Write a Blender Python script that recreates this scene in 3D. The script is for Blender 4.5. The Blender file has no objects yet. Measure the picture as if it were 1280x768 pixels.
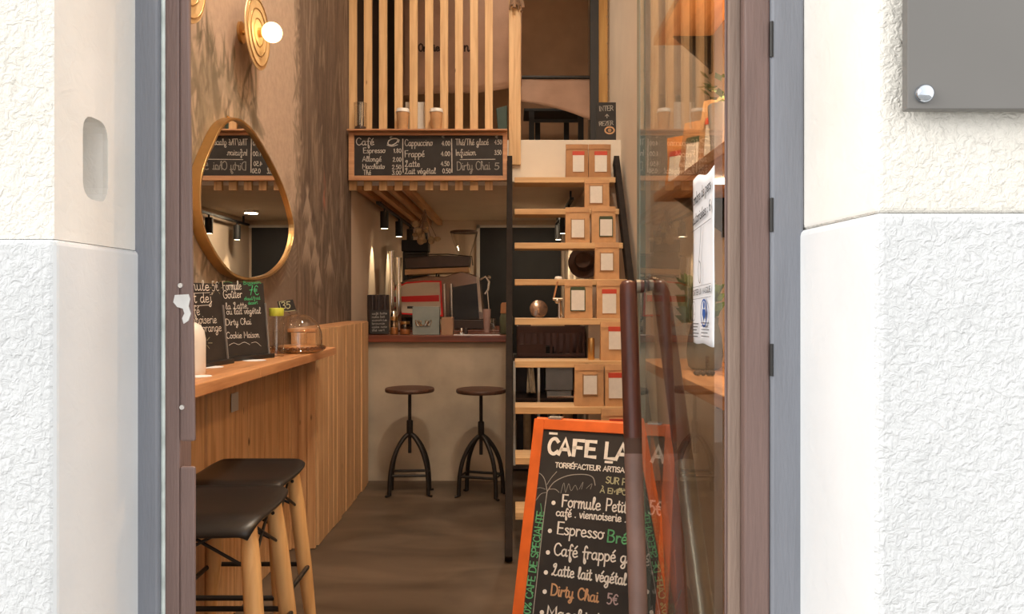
import bpy, bmesh, math, random, unicodedata
import numpy as np
from mathutils import Vector, Matrix
random.seed(7)
rng = np.random.default_rng(11)
SC = bpy.context.scene
COL = SC.collection
F = 950.0; EYE = 1.42; HY = 375.0
PI = math.pi

def P(px, py, d):
    """photo pixel + distance along the street-to-back axis -> world point"""
    return Vector(((px-640)*d/F, d, EYE-(py-HY)*d/F))
def X(px, d): return (px-640)*d/F
def Z(py, d): return EYE-(py-HY)*d/F

# ------------------------------------------------------------------ materials
def srgb(r, g, b):
    f = lambda c: (c/12.92 if c <= .04045 else ((c+.055)/1.055)**2.4)
    return (f(r/255), f(g/255), f(b/255), 1)
MATS = {}
def nm(name):
    m = bpy.data.materials.new(name); m.use_nodes = True
    nt = m.node_tree; nt.nodes.clear()
    out = nt.nodes.new('ShaderNodeOutputMaterial')
    MATS[name] = m
    return m, nt, out
def N(nt, t, **kw):
    n = nt.nodes.new(t)
    for k, v in kw.items():
        if k in n.inputs: n.inputs[k].default_value = v
        else: setattr(n, k, v)
    return n
def bsdf(nt, out, col=None, rough=.6, metal=0, spec=.5):
    b = nt.nodes.new('ShaderNodeBsdfPrincipled')
    if col is not None: b.inputs['Base Color'].default_value = col
    b.inputs['Roughness'].default_value = rough
    b.inputs['Metallic'].default_value = metal
    b.inputs['Specular IOR Level'].default_value = spec
    nt.links.new(b.outputs[0], out.inputs[0])
    return b
def ramp(nt, stops):
    r = nt.nodes.new('ShaderNodeValToRGB')
    e = r.color_ramp.elements
    while len(e) < len(stops): e.new(.5)
    for el, (p, c) in zip(e, stops): el.position = p; el.color = c
    return r
def mat(name, col, rough=.6, metal=0, var=.12, scale=12, bump=0, bscale=60, stretch=(1,1,1), spec=.5):
    """plain surface with slight procedural tone variation and optional bump"""
    m, nt, out = nm(name)
    b = bsdf(nt, out, col, rough, metal, spec)
    tc = N(nt, 'ShaderNodeTexCoord'); mp = N(nt, 'ShaderNodeMapping'); mp.inputs['Scale'].default_value = stretch
    nt.links.new(tc.outputs['Object'], mp.inputs[0])
    n = N(nt, 'ShaderNodeTexNoise'); n.inputs['Scale'].default_value = scale; n.inputs['Detail'].default_value = 5
    nt.links.new(mp.outputs[0], n.inputs['Vector'])
    lo = tuple(c*(1-var) for c in col[:3])+(1,); hi = tuple(min(1, c*(1+var)) for c in col[:3])+(1,)
    r = ramp(nt, [(.3, lo), (.7, hi)]); nt.links.new(n.outputs['Fac'], r.inputs[0]); nt.links.new(r.outputs[0], b.inputs['Base Color'])
    if bump:
        n2 = N(nt, 'ShaderNodeTexNoise'); n2.inputs['Scale'].default_value = bscale; n2.inputs['Detail'].default_value = 6
        nt.links.new(mp.outputs[0], n2.inputs['Vector'])
        bm_ = N(nt, 'ShaderNodeBump'); bm_.inputs['Strength'].default_value = bump; bm_.inputs['Distance'].default_value = .01
        nt.links.new(n2.outputs['Fac'], bm_.inputs['Height']); nt.links.new(bm_.outputs[0], b.inputs['Normal'])
    return m
def wood(name, c1, c2, axis='z', rough=.5, scale=1.0):
    m, nt, out = nm(name)
    b = bsdf(nt, out, c1, rough)
    tc = N(nt, 'ShaderNodeTexCoord'); mp = N(nt, 'ShaderNodeMapping')
    s = {'x': (1.2, 22, 22), 'y': (22, 1.2, 22), 'z': (22, 22, 1.2)}[axis]
    mp.inputs['Scale'].default_value = tuple(v*scale for v in s)
    nt.links.new(tc.outputs['Object'], mp.inputs[0])
    n = N(nt, 'ShaderNodeTexNoise'); n.inputs['Scale'].default_value = 1.6; n.inputs['Detail'].default_value = 6; n.inputs['Distortion'].default_value = .6
    nt.links.new(mp.outputs[0], n.inputs['Vector'])
    r = ramp(nt, [(.3, c2), (.55, c1), (.75, tuple(min(1, c*1.12) for c in c1[:3])+(1,))])
    nt.links.new(n.outputs['Fac'], r.inputs[0])
    # knots
    v = N(nt, 'ShaderNodeTexVoronoi'); v.inputs['Scale'].default_value = 1.0
    mp2 = N(nt, 'ShaderNodeMapping'); mp2.inputs['Scale'].default_value = {'x': (3, 9, 9), 'y': (9, 3, 9), 'z': (9, 9, 3)}[axis]
    nt.links.new(tc.outputs['Object'], mp2.inputs[0]); nt.links.new(mp2.outputs[0], v.inputs['Vector'])
    rk = ramp(nt, [(.03, (1,1,1,1)), (.075, (0,0,0,1))]); nt.links.new(v.outputs['Distance'], rk.inputs[0])
    mx = N(nt, 'ShaderNodeMix', data_type='RGBA'); mx.inputs[7].default_value = tuple(c*.35 for c in c2[:3])+(1,)
    nt.links.new(rk.outputs[0], mx.inputs[0]); nt.links.new(r.outputs[0], mx.inputs[6]); nt.links.new(mx.outputs[2], b.inputs['Base Color'])
    bp = N(nt, 'ShaderNodeBump'); bp.inputs['Strength'].default_value = .15; bp.inputs['Distance'].default_value = .003
    nt.links.new(n.outputs['Fac'], bp.inputs['Height']); nt.links.new(bp.outputs[0], b.inputs['Normal'])
    return m
def emit(name, col, strength):
    m, nt, out = nm(name)
    e = N(nt, 'ShaderNodeEmission'); e.inputs[0].default_value = col; e.inputs[1].default_value = strength
    nt.links.new(e.outputs[0], out.inputs[0]); return m
def pane(name, tint, gain=1.0, base=0.0):
    """clear glass sheet: mirror reflection by Fresnel over straight transmission"""
    m, nt, out = nm(name)
    g = N(nt, 'ShaderNodeNewGeometry'); mi = N(nt, 'ShaderNodeMix', data_type='FLOAT')
    mi.inputs[2].default_value = 1.5; mi.inputs[3].default_value = 1/1.5
    nt.links.new(g.outputs['Backfacing'], mi.inputs[0])
    fr = N(nt, 'ShaderNodeFresnel'); nt.links.new(mi.outputs[0], fr.inputs[0])
    ma = N(nt, 'ShaderNodeMath', operation='MULTIPLY_ADD', use_clamp=True); ma.inputs[1].default_value = gain; ma.inputs[2].default_value = base
    nt.links.new(fr.outputs[0], ma.inputs[0])
    t = N(nt, 'ShaderNodeBsdfTransparent'); t.inputs[0].default_value = tint
    gl = N(nt, 'ShaderNodeBsdfGlossy'); gl.inputs['Roughness'].default_value = .0
    ms = N(nt, 'ShaderNodeMixShader')
    nt.links.new(ma.outputs[0], ms.inputs[0]); nt.links.new(t.outputs[0], ms.inputs[1]); nt.links.new(gl.outputs[0], ms.inputs[2])
    nt.links.new(ms.outputs[0], out.inputs[0]); return m
def plaster(name, c1, c2, strength, sc=75):
    m, nt, out = nm(name)
    b = bsdf(nt, out, c1, .9, 0, .1)
    tc = N(nt, 'ShaderNodeTexCoord')
    n = N(nt, 'ShaderNodeTexNoise'); n.inputs['Scale'].default_value = 5; n.inputs['Detail'].default_value = 6
    nt.links.new(tc.outputs['Object'], n.inputs['Vector'])
    r = ramp(nt, [(.35, c2), (.65, c1)]); nt.links.new(n.outputs['Fac'], r.inputs[0]); nt.links.new(r.outputs[0], b.inputs['Base Color'])
    n2 = N(nt, 'ShaderNodeTexNoise'); n2.inputs['Scale'].default_value = sc; n2.inputs['Detail'].default_value = 5; n2.inputs['Distortion'].default_value = 1.2
    nt.links.new(tc.outputs['Object'], n2.inputs['Vector'])
    n3 = N(nt, 'ShaderNodeTexNoise'); n3.inputs['Scale'].default_value = sc*.25; n3.inputs['Detail'].default_value = 4
    nt.links.new(tc.outputs['Object'], n3.inputs['Vector'])
    ad = N(nt, 'ShaderNodeMath', operation='ADD'); nt.links.new(n2.outputs['Fac'], ad.inputs[0]); nt.links.new(n3.outputs['Fac'], ad.inputs[1])
    bp = N(nt, 'ShaderNodeBump'); bp.inputs['Strength'].default_value = strength; bp.inputs['Distance'].default_value = .006
    nt.links.new(ad.outputs[0], bp.inputs['Height']); nt.links.new(bp.outputs[0], b.inputs['Normal'])
    return m

plaster('cream_plaster', (.80,.775,.72,1), (.74,.71,.65,1), .75, 105)
plaster('grey_plaster', (.66,.675,.69,1), (.59,.605,.62,1), .7, 105)
plaster('cream_smooth', (.82,.80,.765,1), (.75,.73,.69,1), .22, 40)
plaster('grey_smooth', (.72,.735,.75,1), (.66,.68,.70,1), .16, 40)
mat('blue_grey_paint', (.20,.212,.245,1), .55, var=.1, scale=9, bump=.15, bscale=90, stretch=(3,3,.4))
mat('brown_paint', (.175,.112,.098,1), .5, var=.16, scale=10, bump=.2, bscale=80, stretch=(3,3,.3))
mat('worn_brown', (.235,.165,.13,1), .55, var=.2, scale=12, bump=.2, bscale=80, stretch=(3,3,.3))
mat('sealant', (.58,.64,.62,1), .7, var=.2, scale=30)
mat('bare_metal', (.75,.74,.72,1), .3, .9, var=.1)
mat('chipped_paint', (.74,.73,.71,1), .6, var=.1, scale=30)
mat('plaque_grey', (.165,.158,.15,1), .38, .25, var=.04, scale=6)
mat('screw_chrome', (.62,.68,.76,1), .12, 1, var=.03)
mat('pavement', (.33,.32,.30,1), .85, var=.2, scale=6, bump=.3, bscale=40)
mat('pale_wall', (.68,.58,.47,1), .85, var=.05, scale=3, bump=.06, bscale=40)
mat('kitchen_wall', (.70,.56,.43,1), .85, var=.05, scale=3)
mat('cream_ceiling', (.78,.66,.53,1), .85, var=.04, scale=3)
mat('white_fascia', (.74,.67,.57,1), .7, var=.04, scale=4)
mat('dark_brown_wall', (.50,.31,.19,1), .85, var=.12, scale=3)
mat('blackish_brown', (.05,.03,.02,1), .9, var=.15, scale=3)  # very dark brown wall colour
mat('black_matte', (.012,.011,.011,1), .55, var=.2, scale=20)
mat('black_satin', (.016,.014,.013,1), .38, var=.15, scale=20)
mat('dark_door', (.014,.015,.017,1), .6, var=.2, scale=5)
mat('stringer_metal', (.022,.016,.013,1), .8, .0, var=.2, scale=20, spec=.15)
mat('iron', (.022,.018,.016,1), .5, .4, var=.2, scale=30)
mat('chalkboard', (.020,.017,.016,1), .7, var=.25, scale=14)
mat('chalk_white', (.78,.75,.70,1), .9, var=.08, scale=60)
mat('chalk_soft', (.55,.51,.46,1), .9, var=.2, scale=60)
mat('chalk_grey', (.34,.32,.29,1), .9, var=.15, scale=60)
mat('chalk_green', (.12,.42,.19,1), .9, var=.15, scale=60)
mat('chalk_mint', (.08,.55,.24,1), .9, var=.1, scale=60)
mat('chalk_tan', (.55,.32,.17,1), .9, var=.1, scale=60)
mat('chalk_mauve', (.42,.32,.33,1), .9, var=.1, scale=60)
mat('chalk_olive', (.46,.45,.28,1), .9, var=.1, scale=60)
mat('ink', (.05,.05,.06,1), .8, var=.1)
mat('ink_grey', (.30,.31,.33,1), .8, var=.1)
mat('ink_blue', (.03,.10,.36,1), .7, var=.05)
mat('orange_paint', (.66,.125,.014,1), .42, var=.12, scale=14)
wood('pine', srgb(216,180,132), srgb(194,152,104), 'z')
wood('pine_x', srgb(214,176,128), srgb(190,148,100), 'x')
wood('pine_y', srgb(208,158,106), srgb(180,130,82), 'y')
wood('panel_wood', srgb(212,170,124), srgb(184,138,94), 'z')
wood('counter_wood', srgb(204,150,104), srgb(176,120,78), 'y', .4)
wood('bar_wood', srgb(120,62,40), srgb(86,42,28), 'x', .35)
wood('frame_wood', srgb(198,148,108), srgb(172,122,84), 'x')
wood('leg_wood', srgb(228,184,126), srgb(210,160,102), 'z', .45)
wood('seat_wood', srgb(84,54,40), srgb(58,36,26), 'x', .5)
wood('shelf_wood', srgb(200,144,96), srgb(168,114,70), 'y')
wood('handle_wood', srgb(92,50,40), srgb(66,34,28), 'z', .3)
wood('gold_wood', srgb(206,158,84), srgb(182,132,62), 'z')
mat('kraft', srgb(196,152,108), .75, var=.1, scale=18, bump=.15, bscale=25)
mat('kraft_dark', srgb(172,128,88), .75, var=.1, scale=18, bump=.15, bscale=25)
mat('kraft_lit_orange', srgb(214,140,70), .75, var=.1, scale=18, bump=.15, bscale=25)  # kraft with the warm shelf lamp light put into its colour
mat('label_white', (.76,.72,.66,1), .6, var=.04, scale=40)
mat('label_red', (.55,.06,.03,1), .55, var=.06)
mat('label_green', (.05,.075,.035,1), .55, var=.06)
mat('label_brown', (.34,.19,.09,1), .6, var=.06)
mat('gold_metal', (.72,.47,.20,1), .3, 1, var=.1, scale=10)
mat('sconce_gold', (.82,.60,.33,1), .45, .35, var=.1, scale=16)
mat('mirror_glass', (.86,.85,.83,1), .0, 1, var=0)
mat('bar_concrete', (.42,.355,.27,1), .75, var=.18, scale=3.5, bump=.1, bscale=30)
mat('cream_enamel', (.74,.64,.52,1), .25, var=.04)
mat('red_enamel', (.80,.03,.03,1), .25, var=.05)
mat('brown_steel', (.20,.13,.095,1), .22, .8, var=.1)
mat('chrome', (.78,.74,.68,1), .12, 1, var=.03)
mat('dark_tray', (.07,.045,.035,1), .35, .3, var=.15)
mat('teal_box', (.22,.25,.235,1), .6, var=.1)
mat('cardboard', (.34,.20,.12,1), .8, var=.1)
mat('paper_white', (.80,.82,.86,1), .7, var=.03, scale=8)
mat('ceramic_white', (.80,.77,.72,1), .35, var=.03)
mat('lime_lid', (.52,.56,.06,1), .45, var=.08)
mat('amber', (.50,.24,.10,1), .3, var=.15, scale=40)
mat('crate_plastic', (.115,.058,.050,1), .5, var=.1)
mat('felt_brown', (.095,.052,.036,1), .9, var=.15, scale=8)
mat('pot_glass_blue', (.16,.20,.21,1), .25, var=.15, scale=20)
mat('leaf_green', (.10,.17,.06,1), .6, var=.3, scale=30)
mat('grey_appliance', (.20,.19,.185,1), .45, var=.06)
mat('cloth_beige', (.44,.34,.23,1), .9, var=.15, scale=25)
mat('bottle_green', (.13,.145,.085,1), .3, var=.12)
mat('tan_cap', (.50,.24,.11,1), .5, var=.1)
mat('dark_green', (.02,.05,.035,1), .5, var=.2)
mat('hessian', (.38,.235,.165,1), .95, var=.12, scale=5, bump=.3, bscale=160)
mat('stencil', (.045,.025,.018,1), .9, var=.1)
mat('wicker', (.25,.15,.09,1), .8, var=.35, scale=60, bump=.6, bscale=90)
mat('jar_dark', (.045,.032,.030,1), .4, .3, var=.2, scale=40)
mat('glass_edge', (.30,.37,.33,1), .2, var=.15, scale=6, stretch=(1,1,.5))
mat('wall_plate', (.58,.55,.50,1), .5, var=.05)
mat('dried_flower', (.42,.30,.17,1), .9, var=.25, scale=30)
mat('pink_tumbler', (.40,.25,.21,1), .5, var=.1)
mat('pink_brown', (.25,.155,.13,1), .5, var=.18, scale=14, bump=.1)
mat('grey_brown_metal', (.30,.26,.20,1), .3, .6, var=.2, scale=14)
mat('white_paint', (.70,.66,.60,1), .6, var=.05)
emit('bulb_glow', (1,.66,.28,1), 7)
emit('downlight_glow', (1,.72,.42,1), 40)
emit('spot_glow', (1,.78,.5,1), 12)
pane('door_glass', (.97,.985,.98,1), 1.15, .01)
pane('thin_glass', (.93,.92,.90,1), 1.8, .035)
pane('amber_glass', (.80,.70,.58,1), 1.2, .03)

def floor_mat():
    m, nt, out = nm('concrete_floor')
    b = bsdf(nt, out, (.2,.15,.11,1), .42, 0, .4)
    tc = N(nt, 'ShaderNodeTexCoord'); mp = N(nt, 'ShaderNodeMapping'); mp.inputs['Scale'].default_value = (.55, 1.3, 1)
    nt.links.new(tc.outputs['Object'], mp.inputs[0])
    n = N(nt, 'ShaderNodeTexNoise'); n.inputs['Scale'].default_value = 2.6; n.inputs['Detail'].default_value = 8; n.inputs['Distortion'].default_value = .8
    nt.links.new(mp.outputs[0], n.inputs['Vector'])
    r = ramp(nt, [(.28, (.055,.038,.025,1)), (.5, (.095,.067,.045,1)), (.72, (.145,.105,.073,1))])
    nt.links.new(n.outputs['Fac'], r.inputs[0])
    n2 = N(nt, 'ShaderNodeTexNoise'); n2.inputs['Scale'].default_value = .9; n2.inputs['Detail'].default_value = 2
    nt.links.new(tc.outputs['Object'], n2.inputs['Vector'])
    rr = ramp(nt, [(.4, (.38,)*3+(1,)), (.65, (.6,)*3+(1,))]); nt.links.new(n2.outputs['Fac'], rr.inputs[0]); nt.links.new(rr.outputs[0], b.inputs['Roughness'])
    nt.links.new(r.outputs[0], b.inputs['Base Color'])
    return m
floor_mat()
def mural_mat():
    m, nt, out = nm('mural_paint')
    b = bsdf(nt, out, (.5,.4,.3,1), .85, 0, .2)
    a = N(nt, 'ShaderNodeVertexColor'); a.layer_name = 'mural'
    n = N(nt, 'ShaderNodeTexNoise'); n.inputs['Scale'].default_value = 30; n.inputs['Detail'].default_value = 4
    tc = N(nt, 'ShaderNodeTexCoord'); nt.links.new(tc.outputs['Object'], n.inputs['Vector'])
    r = ramp(nt, [(.3, (.9,.9,.9,1)), (.7, (1.06,1.06,1.06,1))]); nt.links.new(n.outputs['Fac'], r.inputs[0])
    mx = N(nt, 'ShaderNodeMix', data_type='RGBA', blend_type='MULTIPLY'); mx.inputs[0].default_value = 1
    nt.links.new(a.outputs[0], mx.inputs[6]); nt.links.new(r.outputs[0], mx.inputs[7]); nt.links.new(mx.outputs[2], b.inputs['Base Color'])
mural_mat()

# ------------------------------------------------------------------ mesh builder
MW = {}
class MB:
    def __init__(s): s.v = []; s.f = []; s.mi = []; s.cur = 0
    def add(s, vs, fs):
        b = len(s.v); s.v += [Vector(p) for p in vs]; s.f += [tuple(b+i for i in f) for f in fs]; s.mi += [s.cur]*len(fs); return s
    def box(s, x0, x1, y0, y1, z0, z1):
        return s.obox(Vector(((x0+x1)/2, (y0+y1)/2, (z0+z1)/2)), (abs(x1-x0)/2, abs(y1-y0)/2, abs(z1-z0)/2))
    def obox(s, c, h, ax=None):
        ax = ax or (Vector((1,0,0)), Vector((0,1,0)), Vector((0,0,1)))
        c = Vector(c); vs = []
        for i in (-1,1):
            for j in (-1,1):
                for k in (-1,1): vs.append(c+ax[0]*h[0]*i+ax[1]*h[1]*j+ax[2]*h[2]*k)
        fs = [(0,1,3,2),(4,6,7,5),(0,4,5,1),(2,3,7,6),(0,2,6,4),(1,5,7,3)]
        if ax[0].cross(ax[1]).dot(ax[2]) < 0: fs = [f[::-1] for f in fs]
        return s.add(vs, fs)
    def prism(s, pts, ext):
        """closed outline (3-D points) swept along vector ext"""
        pts = [Vector(p) for p in pts]; ext = Vector(ext); n = len(pts)
        nrm = Vector((0,0,0))
        for i in range(n): nrm += pts[i].cross(pts[(i+1) % n])
        if nrm.dot(ext) > 0: pts = pts[::-1]
        vs = pts+[p+ext for p in pts]
        fs = [tuple(range(n)), tuple(range(2*n-1, n-1, -1))]+[(i, n+i, n+(i+1) % n, (i+1) % n)[::-1][::-1] for i in range(n)]
        fs = [fs[0], fs[1]]+[((i+1) % n, i, n+i, n+(i+1) % n) for i in range(n)]
        return s.add(vs, fs)
    def lathe(s, prof, c=(0,0,0), n=24, axis=None, e1=None, e2=None, caps=True):
        """prof: list of (radius, height)"""
        c = Vector(c); a = (axis or Vector((0,0,1))).normalized()
        e1 = e1 or a.orthogonal().normalized(); e2 = e2 or a.cross(e1)
        vs = []; fs = []
        for r, h in prof:
            for k in range(n):
                t = 2*PI*k/n; vs.append(c+a*h+e1*(r*math.cos(t))+e2*(r*math.sin(t)))
        for i in range(len(prof)-1):
            for k in range(n):
                fs.append((i*n+k, i*n+(k+1) % n, (i+1)*n+(k+1) % n, (i+1)*n+k))
        if caps:
            if prof[0][0] > 1e-4: fs.append(tuple(range(n))[::-1])
            if prof[-1][0] > 1e-4: fs.append(tuple((len(prof)-1)*n+k for k in range(n)))
        return s.add(vs, fs)
    def cyl(s, p0, p1, r0, r1=None, n=16):
        p0 = Vector(p0); p1 = Vector(p1); r1 = r0 if r1 is None else r1
        return s.lathe([(r0, 0), (r1, (p1-p0).length)], p0, n, (p1-p0))
    def sphere(s, c, r, n=16, m=10, sz=1.0):
        return s.lathe([(max(1e-5, r*math.sin(PI*i/m)), -r*sz*math.cos(PI*i/m)) for i in range(m+1)], c, n, caps=False)
    def tube(s, pts, r, n=10, closed=False):
        pts = [Vector(p) for p in pts]; m = len(pts); vs = []; fs = []; rr = r if hasattr(r, '__len__') else [r]*m
        e = None
        for i, p in enumerate(pts):
            a = pts[(i-1) % m] if (closed or i) else p; b = pts[(i+1) % m] if (closed or i < m-1) else p
            t = (b-a).normalized()
            if e is None: e = t.orthogonal().normalized()
            e = (e-t*e.dot(t)).normalized(); g = t.cross(e)
            for k in range(n):
                w = 2*PI*k/n; vs.append(p+e*(rr[i]*math.cos(w))+g*(rr[i]*math.sin(w)))
        for i in range(m if closed else m-1):
            j = (i+1) % m
            for k in range(n): fs.append((i*n+k, i*n+(k+1) % n, j*n+(k+1) % n, j*n+k))
        if not closed: fs += [tuple(range(n))[::-1], tuple((m-1)*n+k for k in range(n))]
        return s.add(vs, fs)
    def grid(s, fn, nu, nv, flip=False):
        vs = [fn(i/nu, j/nv) for j in range(nv+1) for i in range(nu+1)]
        fs = []
        for j in range(nv):
            for i in range(nu):
                a = j*(nu+1)+i; f = (a, a+1, a+nu+2, a+nu+1); fs.append(f[::-1] if flip else f)
        return s.add(vs, fs)
    def build(s, name, mats, parent=None, smooth=False, bevel=0, solid=0, seg=2, subsurf=0, origin=None):
        me = bpy.data.meshes.new(name)
        if parent is not None: M = MW[parent.name]
        else:
            if origin is None:
                lo = [min(v[i] for v in s.v) for i in range(3)]; hi = [max(v[i] for v in s.v) for i in range(3)]
                origin = ((lo[0]+hi[0])/2, (lo[1]+hi[1])/2, lo[2])
            M = Matrix.Translation(Vector(origin))
        Mi = M.inverted()
        me.from_pydata([tuple(Mi @ v) for v in s.v], [], s.f)
        for m in (mats if isinstance(mats, (list, tuple)) else [mats]): me.materials.append(MATS[m])
        if any(s.mi): me.polygons.foreach_set('material_index', s.mi)
        me.validate(); me.update()
        o = bpy.data.objects.new(name, me); COL.objects.link(o)
        if parent is not None: o.parent = parent
        else: o.matrix_world = M
        MW[o.name] = M
        if smooth:
            me.polygons.foreach_set('use_smooth', [True]*len(me.polygons))
            if smooth is not True:
                me.set_sharp_from_angle(angle=math.radians(smooth))
        if subsurf:
            d = o.modifiers.new('smooth', 'SUBSURF'); d.levels = subsurf; d.render_levels = subsurf
        if solid:
            d = o.modifiers.new('thick', 'SOLIDIFY'); d.thickness = solid; d.offset = -1
        if bevel:
            d = o.modifiers.new('bevel', 'BEVEL'); d.width = bevel; d.segments = seg; d.limit_method = 'ANGLE'; d.angle_limit = math.radians(40)
        return o
def tag(o, label=None, cat=None, group=None, kind=None):
    if label: o['label'] = label
    if cat: o['category'] = cat
    if group: o['group'] = group
    if kind: o['kind'] = kind
    return o
def thing(name, label, cat, loc, group=None, rotz=0, kind=None):
    o = bpy.data.objects.new(name, None); COL.objects.link(o)
    o.empty_display_size = .1
    o.location = Vector(loc); o.rotation_euler = (0, 0, rotz)
    MW[o.name] = Matrix.Translation(Vector(loc)) @ Matrix.Rotation(rotz, 4, 'Z')
    return tag(o, label, cat, group, kind)
def struct(o, label): return tag(o, label, kind='structure')
def copy_tree(o, parent=None):
    c = o.copy(); COL.objects.link(c); c.parent = parent
    for ch in list(o.children): copy_tree(ch, c)
    return c
def dup(root, loc, label, rotz=None):
    c = copy_tree(root); c.location = Vector(loc)
    if rotz is not None: c.rotation_euler.z = rotz
    c['label'] = label
    return c

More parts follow.
